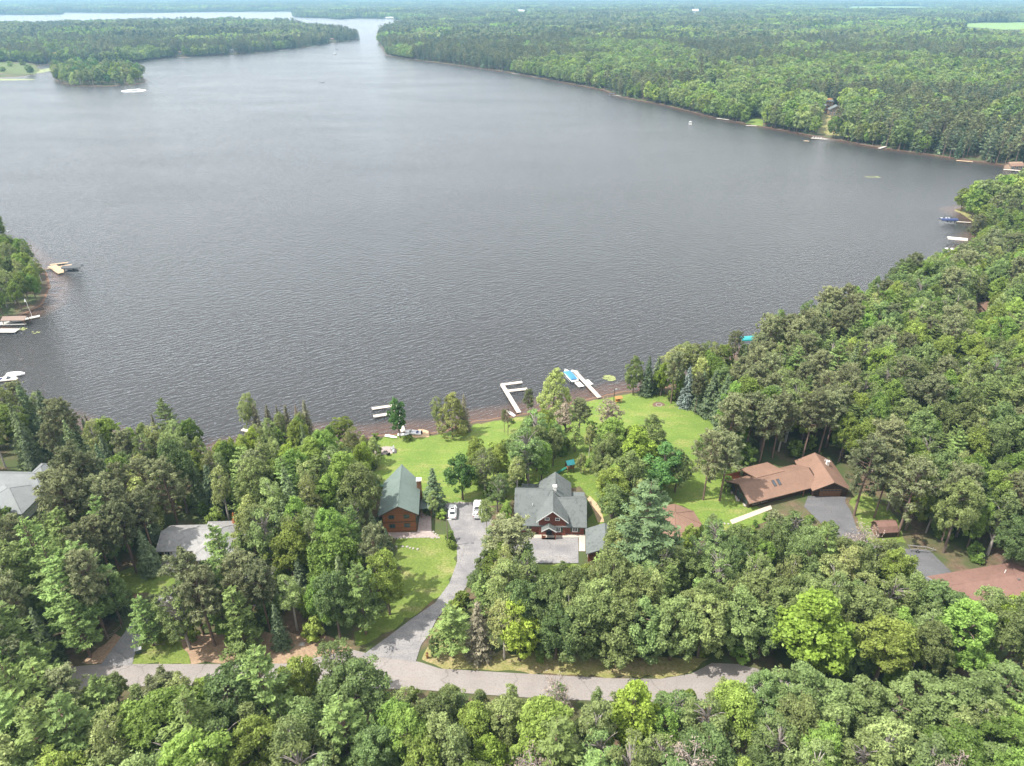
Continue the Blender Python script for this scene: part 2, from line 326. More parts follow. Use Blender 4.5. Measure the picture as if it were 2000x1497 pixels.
c = mixcol(t, ramp(t, sep.outputs['Z'], -0.15, -0.8), c, (0.014, 0.012, 0.011))  # deep muddy bed darkened in colour, standing in for light lost with depth
finish(t, c, 0.95); me.materials.append(m)
ground = bpy.data.objects.new('ground', me); COL.objects.link(ground)
tag(ground, 'needle-littered forest floor and sandy lake bed', 'ground', kind='structure')

# ------------------------------------------------------------------ water
m, t = new_mat('lake_water'); v = pos(t)
ca = R(33)
w1 = mapped(t, mapped(t, v, rot=(0, 0, -ca)), (0.3, 0.95, 1)); w2 = mapped(t, mapped(t, v, rot=(0, 0, -ca + 0.5)), (0.9, 2.2, 1))
h1 = noise(t, w1, 1.0, 2); h2 = noise(t, w2, 1.0, 2); gust = noise(t, mapped(t, v, (0.6, 1.6, 1)), 0.012, 3)
ad = N(t, 'ShaderNodeMath', operation='MULTIPLY_ADD'); ad.inputs[1].default_value = 0.35; t.links.new(h2, ad.inputs[0]); t.links.new(h1, ad.inputs[2])
bp = N(t, 'ShaderNodeBump'); bp.inputs['Distance'].default_value = 0.7
gs = ramp(t, gust, 0.3, 0.7); g2 = N(t, 'ShaderNodeMapRange'); g2.inputs[3].default_value = 0.68; g2.inputs[4].default_value = 1.0; t.links.new(gs, g2.inputs[0]); t.links.new(g2.outputs[0], bp.inputs['Strength'])
t.links.new(ad.outputs[0], bp.inputs['Height'])
fr = N(t, 'ShaderNodeFresnel'); fr.inputs['IOR'].default_value = 1.33; t.links.new(bp.outputs[0], fr.inputs['Normal'])
gl = N(t, 'ShaderNodeBsdfGlossy'); gl.inputs['Roughness'].default_value = 0.2; gl.inputs[0].default_value = (1, 1, 1, 1); t.links.new(bp.outputs[0], gl.inputs['Normal'])
tp = N(t, 'ShaderNodeBsdfTransparent'); tp.inputs[0].default_value = (0.8, 0.68, 0.54, 1)
df = N(t, 'ShaderNodeBsdfDiffuse'); df.inputs[0].default_value = (0.066, 0.069, 0.074, 1); mt_ = N(t, 'ShaderNodeMixShader'); mt_.inputs[0].default_value = 0.35   # suspended silt
t.links.new(tp.outputs[0], mt_.inputs[1]); t.links.new(df.outputs[0], mt_.inputs[2])
mx = N(t, 'ShaderNodeMixShader'); t.links.new(fr.outputs[0], mx.inputs[0]); t.links.new(mt_.outputs[0], mx.inputs[1]); t.links.new(gl.outputs[0], mx.inputs[2])
o = N(t, 'ShaderNodeOutputMaterial'); t.links.new(mx.outputs[0], o.inputs[0])
water = MB().add([(-12800, 20, 0), (12800, 20, 0), (12800, 8000, 0), (-12800, 8000, 0)], [(0, 1, 2, 3)]).build('lake_water', m)
tag(water, 'dark rippled lake water reflecting a pale sky', 'lake', kind='structure')

# ------------------------------------------------------------------ draped sheets
def drape(name, poly, mat, label, cat, lift=0.05, step=2.0, px=True, kind='structure', rough=0.0):
    if px: poly = [ground_at(*p)[:2] for p in poly]
    pts = []
    n = len(poly)
    for i in range(n):
        a, b = Vector(poly[i]), Vector(poly[(i + 1) % n]); k = max(1, int((b - a).length / step))
        for j in range(k):
            q = a.lerp(b, j / k)
            if rough: q = q + Vector((float(vnoise(q.x, q.y, 1.7, 3)) - .5, float(vnoise(q.x, q.y, 1.7, 9)) - .5)) * 2 * rough
            pts.append(q)
    nb = len(pts)
    P = np.array([(p.x, p.y) for p in pts]); x0, y0 = P.min(0); x1, y1 = P.max(0)
    X, Y = np.meshgrid(np.arange(x0, x1, step), np.arange(y0, y1, step)); X = X.ravel(); Y = Y.ravel(); k = inpoly(X, Y, P)
    allp = pts + [Vector((float(a), float(b))) for a, b in zip(X[k], Y[k])]
    vs, es, fs, *_ = delaunay_2d_cdt(allp, [(i, (i + 1) % nb) for i in range(nb)], [], 0, 1e-4)
    vx = np.array([v.x for v in vs]); vy = np.array([v.y for v in vs]); cen = [(sum(vx[i] for i in f) / 3, sum(vy[i] for i in f) / 3) for f in fs]
    ok = inpoly([c[0] for c in cen], [c[1] for c in cen], P)
    z = np.maximum(gi(vx, vy), 0.02) + lift
    mb = MB().add(list(zip(vx, vy, z)), [tuple(f) for f, q in zip(fs, ok) if q])
    o = mb.build(name, mat); tag(o, label, cat, kind=kind); return o
def grassmat(name, a, b, dry, amt):
    m, t = new_mat(name); v = pos(t)
    n1 = noise(t, v, 0.16, 5, 0.6); n2 = noise(t, v, 2.5, 4); n3 = noise(t, mapped(t, v, (0.5, 1.2, 1), (0, 0, 0.5)), 0.3, 4)
    c = mixcol(t, ramp(t, n1, 0.35, 0.65), a, b); c = mixcol(t, ramp(t, n3, 0.6 - amt, 0.82 - amt), c, dry)
    c = mixcol(t, ramp(t, n2, 0.35, 0.75), c, tuple(x * 0.72 for x in a))
    finish(t, c, 0.95, n2, 0.08); return m
grassmat('lawn', (0.12, 0.19, 0.03), (0.18, 0.245, 0.045), (0.27, 0.255, 0.085), 0.09)
grassmat('rough_grass', (0.12, 0.175, 0.03), (0.175, 0.22, 0.046), (0.3, 0.265, 0.12), 0.08)
grassmat('dry_grass', (0.2, 0.21, 0.06), (0.3, 0.26, 0.11), (0.38, 0.29, 0.17), 0.15)
grassmat('dirt', (0.3, 0.2, 0.13), (0.36, 0.26, 0.17), (0.2, 0.17, 0.07), 0.05); grassmat('field', (0.16, 0.26, 0.06), (0.2, 0.3, 0.08), (0.25, 0.32, 0.1), 0.0); grassmat('marsh', (0.085, 0.12, 0.032), (0.12, 0.14, 0.04), (0.07, 0.1, 0.025), 0.0)
def asphalt(name, a, b, crack=0.0, warm=(0.2, 0.18, 0.17)):
    m, t = new_mat(name); v = pos(t)
    n1 = noise(t, v, 0.25, 5, 0.6); n2 = noise(t, v, 3.5, 3); n3 = noise(t, mapped(t, v, (0.25, 1.1, 1), (0, 0, 1.1)), 0.6, 4)
    c = mixcol(t, ramp(t, n1, 0.35, 0.65), a, b); c = mixcol(t, ramp(t, n3, 0.5, 0.75), c, warm); c = mixcol(t, ramp(t, n2, 0.45, 0.8), c, tuple(x * 0.8 for x in a))
    if crack:
        vo = N(t, 'ShaderNodeTexVoronoi', feature='DISTANCE_TO_EDGE'); vo.inputs['Scale'].default_value = 0.08
        wob = N(t, 'ShaderNodeVectorMath', operation='MULTIPLY_ADD'); nn = N(t, 'ShaderNodeTexNoise'); nn.inputs['Scale'].default_value = 0.7; t.links.new(v, nn.inputs[0])
        t.links.new(nn.outputs['Color'], wob.inputs[0]); wob.inputs[1].default_value = (2, 2, 2); t.links.new(v, wob.inputs[2]); t.links.new(wob.outputs[0], vo.inputs['Vector'])
        f = ramp(t, vo.outputs['Distance'], 0.011, 0.004); mm = N(t, 'ShaderNodeMath', operation='MULTIPLY'); mm.inputs[1].default_value = crack; t.links.new(f, mm.inputs[0])
        c = mixcol(t, mm.outputs[0], c, (0.06, 0.055, 0.05))
    finish(t, c, 0.9, n2, 0.01); return m
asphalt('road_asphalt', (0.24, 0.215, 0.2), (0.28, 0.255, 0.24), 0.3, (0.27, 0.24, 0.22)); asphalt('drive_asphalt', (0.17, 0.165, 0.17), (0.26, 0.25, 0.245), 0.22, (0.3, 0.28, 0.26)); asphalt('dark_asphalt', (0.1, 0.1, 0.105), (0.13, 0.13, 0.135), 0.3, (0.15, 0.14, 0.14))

drape('lawn', [(715, 862), (745, 856), (770, 851), (800, 851), (838, 853), (870, 846), (930, 828), (1000, 819), (1060, 806), (1130, 789), (1170, 781), (1215, 771), (1260, 766), (1300, 772), (1345, 800), (1410, 832), (1425, 860), (1440, 900),
   (1440, 930), (1470, 985), (1500, 1000), (1520, 1010), (1430, 1040), (1370, 1050), (1360, 1010), (1330, 985), (1270, 985), (1190, 1000), (1170, 1030), (1140, 1045), (1160, 985), (1130, 950), (1000, 975), (985, 985), (930, 990), (850, 1000), (826, 1005), (820, 950), (745, 955), (725, 950), (735, 905)],
   'lawn', 'bright mown lawn sloping from the houses to the lake', 'lawn', step=1.2, rough=.8)
drape('roadside_grass', [(775, 1045), (870, 1042), (890, 1065), (892, 1110), (868, 1158), (800, 1205), (735, 1250), (700, 1262), (690, 1240), (760, 1190), (770, 1120)], 'rough_grass', 'yellowing lawn between the log house and the road', 'grass', step=1.2, rough=.8)
drape('roadside_verge', [(835, 1240), (860, 1225), (900, 1270), (1000, 1275), (1300, 1285), (1390, 1288), (1350, 1312), (1290, 1324), (1100, 1318), (960, 1310), (850, 1303), (822, 1290)], 'dry_grass', 'dry grass verge between the woods and the road', 'verge', step=1.2, rough=.8)
drape('west_verge', [(160, 1290), (225, 1240), (245, 1245), (290, 1268), (300, 1250), (420, 1235), (640, 1240), (690, 1265), (660, 1290), (560, 1296), (300, 1297), (250, 1296)], 'dirt', 'bare sandy dirt and grass beside the road', 'verge', lift=0.03, step=1.2, rough=.8)
drape('west_grass', [(268, 1262), (350, 1258), (375, 1296), (262, 1300)], 'rough_grass', 'small patch of green grass by the bin', 'grass', lift=0.07, step=1.2, rough=.8)
drape('west_yard', [(225, 1125), (280, 1095), (345, 1115), (345, 1158), (250, 1158)], 'rough_grass', 'yellow-green yard grass before the grey house', 'grass', step=1.2, rough=.8)
drape('east_yard', [(1655, 975), (1690, 960), (1750, 1010), (1770, 1060), (1700, 1080), (1685, 1045)], 'rough_grass', 'worn grass beside the brown garage drive', 'grass', step=1.2, rough=.8)
drape('courtyard_grass', [(1050, 1100), (1130, 1100), (1140, 1125), (1040, 1128)], 'rough_grass', 'strip of grass below the paved court', 'grass', step=1.2, rough=.8)
drape('point_grass', [(1862, 410), (1885, 406), (1960, 410), (1990, 470), (1940, 470), (1925, 448), (1900, 432)], 'dry_grass', 'sandy grass point reaching into the lake', 'grass', step=3, rough=.8)
drape('shore_lawn', [(1325, 760), (1390, 746), (1424, 716), (1446, 700), (1470, 704), (1450, 735), (1400, 770), (1340, 778)], 'lawn', 'strip of grass at the water below the pines', 'grass', step=1.2, rough=.8)
drape('road', [(-60, 1318), (80, 1308), (200, 1298), (300, 1298), (430, 1298), (560, 1297), (690, 1270), (735, 1282), (820, 1294), (860, 1307), (960, 1313), (1100, 1321), (1200, 1326), (1290, 1327), (1350, 1317), (1390, 1296), (1440, 1298), (1500, 1312), (1580, 1345), (1700, 1375), (1850, 1350), (2060, 1320),
   (2060, 1370), (1850, 1405), (1700, 1425), (1560, 1400), (1480, 1372), (1300, 1372), (1100, 1368), (950, 1358), (820, 1348), (700, 1344), (560, 1340), (300, 1340), (100, 1352), (-60, 1362)], 'road_asphalt', 'pale grey asphalt lake road with dark cracks', 'road', lift=0.09)
drape('driveway', [(865, 993), (873, 984), (938, 981), (960, 1010), (962, 1060), (945, 1098), (930, 1120), (905, 1155), (872, 1185), (853, 1210), (838, 1240), (822, 1262), (812, 1294), (735, 1284), (705, 1283), (760, 1243), (800, 1213), (850, 1178), (878, 1140), (893, 1098), (892, 1060), (880, 1030)], 'drive_asphalt', 'grey asphalt driveway curving up to the log house', 'driveway', lift=0.11)
drape('west_driveway', [(195, 1302), (215, 1275), (245, 1235), (270, 1200), (330, 1150), (340, 1142), (345, 1155), (500, 1165), (500, 1185), (330, 1175), (290, 1215), (272, 1250), (258, 1300)], 'drive_asphalt', 'grey asphalt drive running in to the grey house', 'driveway', lift=0.11)
drape('paved_court', [(1048, 1051), (1129, 1050), (1130, 1101), (1030, 1101), (960, 1085), (940, 1070), (962, 1050)], 'drive_asphalt', 'square grey asphalt court before the red house', 'driveway', lift=0.12)
drape('court_walk', [(1035, 1046), (1143, 1044), (1143, 1078), (1130.5, 1078), (1130.5, 1050.5), (1035, 1052)], 'concrete', 'pale concrete walk edging the paved court', 'path', lift=0.14)
drape('east_driveway', [(1578, 970), (1653, 971), (1650, 981), (1662, 1000), (1673, 1033), (1700, 1062), (1760, 1072), (1815, 1076), (1860, 1120), (1830, 1160), (1780, 1125), (1740, 1105), (1650, 1080), (1600, 1020), (1570, 990)], 'dark_asphalt', 'dark asphalt drive before the brown garage', 'driveway', lift=0.1)
drape('front_walk', [(1425, 1017), (1505, 987), (1508, 995), (1430, 1025)], 'walkway', 'pale straight walk to the brown house door', 'path', lift=0.1)
drape('side_path', [(1147, 975), (1152, 970), (1172, 990), (1180, 1020), (1168, 1022), (1160, 1000)], 'rust_sand', 'sandy footpath beside the red house', 'path', lift=0.1, step=1)
drape('sand_landing', [(800, 851), (815, 842), (842, 842), (838, 855), (815, 858)], 'rust_sand', 'little sand landing where boats are pulled up', 'beach', lift=0.1, step=1, rough=.8)
drape('marsh', [(-200, 158), (-200, 118), (0, 122), (40, 122), (68, 128), (77, 138), (68, 146), (40, 150), (0, 152)], 'marsh', 'low green marsh at the lake edge', 'marsh', step=6, rough=6)
drape('hayfield', [(1640, 17), (1660, 13.5), (1800, 13), (1830, 16), (1760, 18)], 'field', 'pale green hayfield far beyond the woods', 'field', step=60, lift=1.5)
drape('meadow', [(1870, 52), (1890, 46.5), (2080, 45), (2100, 58), (1960, 59)], 'field', 'bright green meadow within the woods', 'field', step=25, lift=0.6)
drape('slope_lawn', [(1596, 262), (1600, 235), (1608, 222), (1622, 225), (1625, 248), (1640, 266)], 'dry_grass', 'grassy slope and sand path below far cabin', 'grass', step=3)
drape('shore_clearing', [(1455, 242), (1470, 230), (1490, 235), (1490, 247)], 'lawn', 'small lawn at the far shore by a dock', 'lawn', step=4)

# ------------------------------------------------------------------ building kit (local frame: x right, y away, z up, origin on the ground)
def walls(parent, x0, x1, y0, y1, z1, apex=None, axis='y', mat='log_wall', z0=-0.4):
    """one closed wall block; apex: gable height, ridge along axis"""
    mb = MB()
    if apex is None: mb.box(x0, x1, y0, y1, z0, z1)
    elif axis == 'y': mb.prism([(x0, z0), (x1, z0), (x1, z1), ((x0 + x1) / 2, apex), (x0, z1)], y0, y1)
    else: mb.prism([(y0, z0), (y1, z0), (y1, z1), ((y0 + y1) / 2, apex), (y0, z1)], x0, x1, 'x')
    return mb.build('wall', mat, parent)
def gable(parent, x0, x1, y0, y1, ez, rz, mat, axis='y', th=0.2, ridge_out=(0, 0), rx=None, ez2=None, trim=None):
    """roof of two slopes as one shell; ridge_out lengthens the ridge past the eaves at each end"""
    a0, a1, b0, b1 = (x0, x1, y0, y1) if axis == 'y' else (y0, y1, x0, x1)
    r = (a0 + a1) / 2 if rx is None else rx; e2 = ez if ez2 is None else ez2
    prof = [(a0, ez), (r, rz), (a1, e2), (a1, e2 - th), (r, rz - th * 1.25), (a0, ez - th)]
    of = [(0, 0), (-ridge_out[0], ridge_out[1]), (0, 0), (0, 0), (-ridge_out[0], ridge_out[1]), (0, 0)]
    o = MB().prism(prof, b0, b1, 'y' if axis == 'y' else 'x', of).build('roof', mat, parent)
    cap = MB()
    if axis == 'y': cap.prism([(r - .16, rz - .05), (r, rz + .05), (r + .16, rz - .05)], b0 - ridge_out[0] + .02, b1 + ridge_out[1] - .02)
    else: cap.prism([(r - .16, rz - .05), (r, rz + .05), (r + .16, rz - .05)], b0 - ridge_out[0] + .02, b1 + ridge_out[1] - .02, 'x')
    cap.build('ridge_cap', mat, o)
    if trim:
        for bb, ro in ((b0, -ridge_out[0]), (b1, ridge_out[1])):
            e = 0.03 if bb == b1 else -0.03
            for (pa, pz), (qa, qz) in (((a0, ez), (r, rz)), ((r, rz), (a1, e2))):
                pr = [(pa, pz - .02), (qa, qz - .02), (qa, qz - .3), (pa, pz - .3)]
                of2 = [((ro if abs(p[0] - r) < 1e-6 else 0),) * 2 for p in pr]
                lo, hi = sorted((bb - e * 0.2, bb + e))
                MB().prism(pr, lo, hi, 'y' if axis == 'y' else 'x', of2).build('fascia', trim, o)
    return o
def hip(parent, x0, x1, y0, y1, ez, rz, mat, inset=None, name='roof'):
    w, d = x1 - x0, y1 - y0
    if w >= d:
        k = inset or d / 2; A, B = (x0 + k, (y0 + y1) / 2, rz), (x1 - k, (y0 + y1) / 2, rz); fs = [(0, 1, 5, 4), (1, 2, 5), (2, 3, 4, 5), (3, 0, 4)]
    else:
        k = inset or w / 2; A, B = ((x0 + x1) / 2, y0 + k, rz), ((x0 + x1) / 2, y1 - k, rz); fs = [(0, 1, 4), (1, 2, 5, 4), (2, 3, 5), (3, 0, 4, 5)]
    v = [(x0, y0, ez), (x1, y0, ez), (x1, y1, ez), (x0, y1, ez), A, B]
    vb = [(p[0], p[1], p[2] - .22) for p in v[:4]]
    mb = MB().add(v + vb, fs + [(9, 8, 7, 6), (0, 6, 7, 1), (1, 7, 8, 2), (2, 8, 9, 3), (3, 9, 6, 0)])
    o = mb.build(name, mat, parent)
    c = MB()
    c.tube([A, B], [0.09, 0.09], 4)
    c.build('ridge_cap', mat, o)
    for q in (0, 3, 1, 2):
        e = A if (q in (0, 3) and w >= d) or (q in (0, 1) and w < d) else B
        MB().tube([v[q], e], [.08, .08], 4).build('hip_cap', mat, o)
    return o
def window(parent, cx, z0, w, h, y, frame='white_paint', face='-y', bars=1, shutters=None):
    """a window proud of the wall at y (face -y/+y) or at x=y (face -x/+x)"""
    s = -1 if face[0] == '-' else 1
    def bx(mb, a0, a1, d0, d1, z0_, z1_):
        d0, d1 = sorted((y + s * d0, y + s * d1))
        return mb.box(a0, a1, d0, d1, z0_, z1_) if face[1] == 'y' else mb.box(d0, d1, a0, a1, z0_, z1_)
    root = bx(MB(), cx - w / 2, cx + w / 2, -0.03, 0.02, z0, z0 + h).build('window', 'window_glass', parent)
    f = 0.11
    mb = MB()
    a, b, c, d = cx - w / 2, cx + w / 2, z0, z0 + h
    bx(mb, a - f, b + f, -0.02, 0.07, d, d + f); bx(mb, a - f, b + f, -0.02, 0.09, c - f, c)
    bx(mb, a - f, a, -0.02, 0.065, c, d); bx(mb, b, b + f, -0.02, 0.065, c, d)
    mb.build('frame', frame, root)
    for i in range(bars):
        xx = a + (b - a) * (i + 1) / (bars + 1)
        bx(MB(), xx - .035, xx + .035, -0.02, 0.05, c, d).build('mullion', frame, root)
    if shutters:
        for q in (a - f - .42, b + f + .02): bx(MB(), q, q + .4, -0.02, 0.05, c - .08, d + .08).build('shutter', shutters, parent)
    return root
def chimney(parent, x, y, w, d, z0, z1, mat, cap='chimney_white'):
    o = box('chimney', mat, parent, x - w / 2, x + w / 2, y - d / 2, y + d / 2, z0, z1)
    box('cap', cap, o, x - w / 2 - .08, x + w / 2 + .08, y - d / 2 - .08, y + d / 2 + .08, z1, z1 + .14)
    MB().tube([(x, y, z1 + .14), (x, y, z1 + .42)], [.14, .14], 8).build('flue', 'steel', o)
    return o
def vent(parent, x, y, z): MB().tube([(x, y, z - .3), (x, y, z + .45)], [.07, .07], 6).build('vent_pipe', 'white_paint', parent)

# --- log house with green roof
a = np.array(at(750, 1041, 3)); b = np.array(at(814, 1038, 3)); mid = (a + b) / 2
lh = thing('log_house', (mid[0], mid[1], 3.0), R(4.5), 'brown two-storey log house with steep green shingle roof beside the asphalt driveway', 'house')
walls(lh, -3.45, 3.45, 0, 8.4, 5.15, 7.2, mat='log_wall'); walls(lh, -3.2, 3.2, 8.3, 11.2, 5.1, 7.05, mat='log_wall')
gable(lh, -4.2, 4.2, -.75, 8.15, 5.0, 7.45, 'green_roof', trim='trim_brown')
gable(lh, -3.95, 3.95, 8.1, 11.0, 4.95, 7.3, 'green_roof', ridge_out=(0, 3.4), trim='trim_brown')
for cx in (-1.55, 1.55):
    window(lh, cx, 3.75, .95, .75, 0, 'trim_green'); window(lh, cx, 1.35, 1.0, .8, 0, 'trim_green')
for yy in (1.6, 4.2, 6.6): window(lh, yy, 1.2, 1.0, 1.0, -3.45, 'trim_green', '-x'); window(lh, yy, 1.2, 1.0, 1.0, 3.45, 'trim_green', '+x')
chimney(lh, 4.0, 8.4, .95, 1.1, -.3, 7.2, 'timber', 'chimney_white')
box('sill_log', 'trim_brown', lh, -3.5, 3.5, -.07, .0, 2.62, 2.75); box('corner_board', 'trim_brown', lh, -3.53, -3.4, -.06, .06, 0, 5.0); box('corner_board', 'trim_brown', lh, 3.4, 3.53, -.06, .06, 0, 5.0)
dr = box('door', 'trim_green', lh, 3.43, 3.52, 2.8, 3.75, .1, 2.15); box('handle', 'chrome', dr, 3.52, 3.57, 3.55, 3.62, 1.0, 1.1)
pr = thing('side_canopy', (lh.location.x + 4.9, lh.location.y + 6.2, 3.0), R(4.5), 'flat green porch canopy on posts at the log house side door', 'canopy')
box('canopy_roof', 'green_roof', pr, -1.2, 1.2, -1.6, 1.6, 2.5, 2.65)
for q in ((-1.0, -1.45), (1.05, -1.45), (1.05, 1.45), (-1.0, 1.45)): box('post', 'timber', pr, q[0] - .07, q[0] + .07, q[1] - .07, q[1] + .07, -.4, 2.5)
rng = random.Random(4)
def stone_mesh(seed, mat='stone'):
    r = random.Random(seed); bm = bmesh.new(); bmesh.ops.create_icosphere(bm, subdivisions=1, radius=0.5)
    for v in bm.verts: v.co *= r.uniform(.78, 1.12)
    me = bpy.data.meshes.new('stone'); bm.to_mesh(me); bm.free(); me.materials.append(MATS[mat]); return me
STONES = [stone_mesh(i) for i in range(4)] + [stone_mesh(9 + i, 'pale_stone') for i in range(4)]
def stone_row(name, pts, size, label, cat, step=.8, pale=True, jit=.15):
    p0 = ground_at(*pts[0]); root = thing(name, p0, 0, label, cat)
    W = [Vector(ground_at(*p)) for p in pts]
    for a_, b_ in zip(W, W[1:]):
        k = max(1, int((b_ - a_).length / step))
        for j in range(k):
            q = a_.lerp(b_, (j + rng.random() * .4) / k); x, y = q.x + rng.uniform(-jit, jit), q.y + rng.uniform(-jit, jit)
            s = bpy.data.objects.new('stone', STONES[rng.randrange(4, 8) if pale and rng.random() < .75 else rng.randrange(4)]); COL.objects.link(s); s.parent = root
            s.location = (x - p0[0], y - p0[1], g1(x, y) - p0[2] + size * .18); s.rotation_euler = (0, 0, rng.random() * 6)
            s.scale = (size * rng.uniform(.8, 1.5), size * rng.uniform(.7, 1.1), size * rng.uniform(.6, .9))
    return root
drape('house_patio', [(757, 1041), (815, 1040), (821, 1000), (842, 1010), (843, 1040), (858, 1051), (765, 1052)], 'paver', 'paved patio wrapping the log house', 'patio', lift=.1, step=1)
stone_row('patio_edging', [(766, 1052), (800, 1051), (835, 1050), (858, 1052), (850, 1044), (843, 1036)], .5, 'row of pale stones edging the log house patio', 'stone edging', .6)
stone_row('garden_stones', [(757, 1075), (775, 1070), (800, 1070), (824, 1074)], .6, 'scattered line of flat stones in the grass below the patio', 'stones', .8, jit=.3)
stone_row('drive_edging', [(866, 988), (875, 984), (900, 983), (922, 985)], .55, 'stone border across the head of the asphalt driveway', 'stone edging', .6)

# --- red house with grey roof
rh = thing('red_house', (8.3, 115.7, 3.0), R(-3), 'red board house with grey shingle roof, front gable and small entry porch', 'house')
walls(rh, -7.4, .4, 0, 12.0, 2.6, 6.5, 'x', 'red_wall'); walls(rh, .3, 6.8, 0, 9.2, 2.6, 5.7, 'x', 'red_wall')
gable(rh, -8.0, .3, -.65, 12.6, 2.6, 7.05, 'slate_roof', 'x'); gable(rh, .25, 7.3, -.65, 9.9, 2.6, 6.1, 'slate_roof', 'x')
walls(rh, -2.7, 2.9, -.5, 4.5, 4.3, 6.55, mat='red_wall'); gable(rh, -3.25, 3.45, -1.05, 5.6, 4.05, 7.0, 'slate_roof', trim='white_paint')
walls(rh, -2.6, 3.9, 6, 12.4, 4.0, 6.4, mat='red_wall'); gable(rh, -2.95, 4.25, 5.2, 12.9, 3.85, 6.75, 'slate_roof', rx=.65)
walls(rh, -6.4, -2.5, 9.5, 13.4, 2.3, mat='red_wall'); box('roof', 'slate_roof', rh, -6.8, -2.9, 9.3, 13.8, 2.31, 2.55)
walls(rh, 4.0, 6.6, 6.2, 10.4, 2.3, mat='red_wall'); box('roof', 'slate_roof', rh, 4.2, 7.2, 6.4, 10.8, 2.8, 3.0)
for cx in (-1.0, 1.15): window(rh, cx, 4.2, .75, .5, -.5, bars=0)
window(rh, 1.35, 1.2, .8, 1.0, -.5, shutters='trim_green'); window(rh, 4.9, .95, .85, 1.05, 0, shutters='trim_green'); window(rh, -5.4, .95, 1.1, 1.0, 0, shutters='trim_green')
for yy in (2.5, 6): window(rh, yy, 1.0, .9, 1.0, 6.8, 'white_paint', '+x')
chimney(rh, .5, 6.3, .7, .7, 4, 7.75, 'chimney_white', 'chimney_white'); vent(rh, -4.1, 3.0, 5.0)
po = gable(rh, -2.15, 1.0, -1.95, -.4, 2.35, 3.4, 'slate_roof', trim='white_paint'); po.name = 'porch_roof'
for xx in (-1.95, .8): box('porch_post', 'red_timber', rh, xx - .1, xx + .1, -1.8, -1.6, -.2, 2.3)
box('porch_railing', 'red_timber', rh, -1.85, -1.2, -1.74, -1.66, .35, .95); box('porch_step', 'timber', rh, -2.0, .9, -1.9, -.5, -.1, .14)
dr = box('door', 'black', rh, -1.1, .1, -.58, -.5, .1, 2.1); box('door_panel', 'dark_glass', dr, -.95, -.05, -.62, -.58, .9, 1.9)
# --- grey garage beside it
gx, gy = at(1141, 1076, 3); x1, y1 = at(1140, 1040, 3)
gg = thing('grey_garage', (18.6, 107.2, 3.0), R(-4), 'grey roofed garage half hidden by trees beside the paved court', 'garage')
walls(gg, -3.4, 3.4, 0, 6.6, 2.5, 4.0, mat='red_wall'); gable(gg, -3.9, 3.9, -.5, 7.1, 2.4, 4.2, 'slate_roof'); vent(gg, 1.2, 3.4, 3.8)
d = box('garage_door', 'white_paint', gg, -3.48, -3.4, 1.2, 5.2, 0, 2.1)
for k in range(1, 4): box('door_panel', 'grey_paint', d, -3.51, -3.48, 1.2, 5.2, k * .52 - .02, k * .52 + .02)

# --- brown house
bx0, by0 = at(1443, 946, 7.3); bh = thing('brown_house', (bx0, by0, 3.0), R(20), 'long low brown house with brown shingle roof, skylights and attached garage', 'house')
Lm = 19.5
walls(bh, .6, Lm, -3.5, 3.5, 2.2, 4.0, 'x', 'brown_wall'); gable(bh, 0, Lm - .6, -4.4, 4.4, 2.1, 4.3, 'brown_roof', 'x', trim='trim_brown')
walls(bh, 6, 12.5, 2, 6.0, 2.3, mat='brown_wall')
MB().prism([(1.0, 3.95), (1.0, 3.7), (6.8, 2.3), (6.8, 2.55)], 5.5, 13.2, 'x').build('roof', 'brown_roof', bh)
box('deck', 'red_timber', bh, 2.0, 6.0, 4.0, 7.2, .3, .5); box('deck_railing', 'red_timber', bh, 2.0, 6.0, 7.1, 7.2, .5, 1.4)
def on_roof(u, v): return 4.3 - (2.2 / 4.4) * v          # height of the front slope v metres below the ridge
for u in (8.0, 9.3):
    q = MB(); q.add([(u, -2.3, on_roof(u, 2.3) + .08), (u + .75, -2.3, on_roof(u, 2.3) + .08), (u + .75, -.9, on_roof(u, .9) + .08), (u, -.9, on_roof(u, .9) + .08), (u, -2.3, on_roof(u, 2.3) - .1), (u + .75, -2.3, on_roof(u, 2.3) - .1), (u + .75, -.9, on_roof(u, .9) - .1), (u, -.9, on_roof(u, .9) - .1)],
          [(0, 1, 2, 3), (7, 6, 5, 4), (0, 4, 5, 1), (1, 5, 6, 2), (2, 6, 7, 3), (3, 7, 4, 0)])
    s = q.build('skylight', 'trim_brown', bh)
    q = MB().add([(u + .1, -2.2, on_roof(u, 2.2) + .1), (u + .65, -2.2, on_roof(u, 2.2) + .1), (u + .65, -1.0, on_roof(u, 1.0) + .1), (u + .1, -1.0, on_roof(u, 1.0) + .1)], [(0, 1, 2, 3)]); q.build('pane', 'window_glass', s)
for yy, w in ((-2.3, 1.5), (-.2, 2.0), (2.2, 1.5)): window(bh, yy, .5, w, 1.7, .6, 'trim_brown', '-x')
for xx in (2.6, 4.8): window(bh, xx, .7, 1.5, 1.1, -3.5, 'weathered_timber')
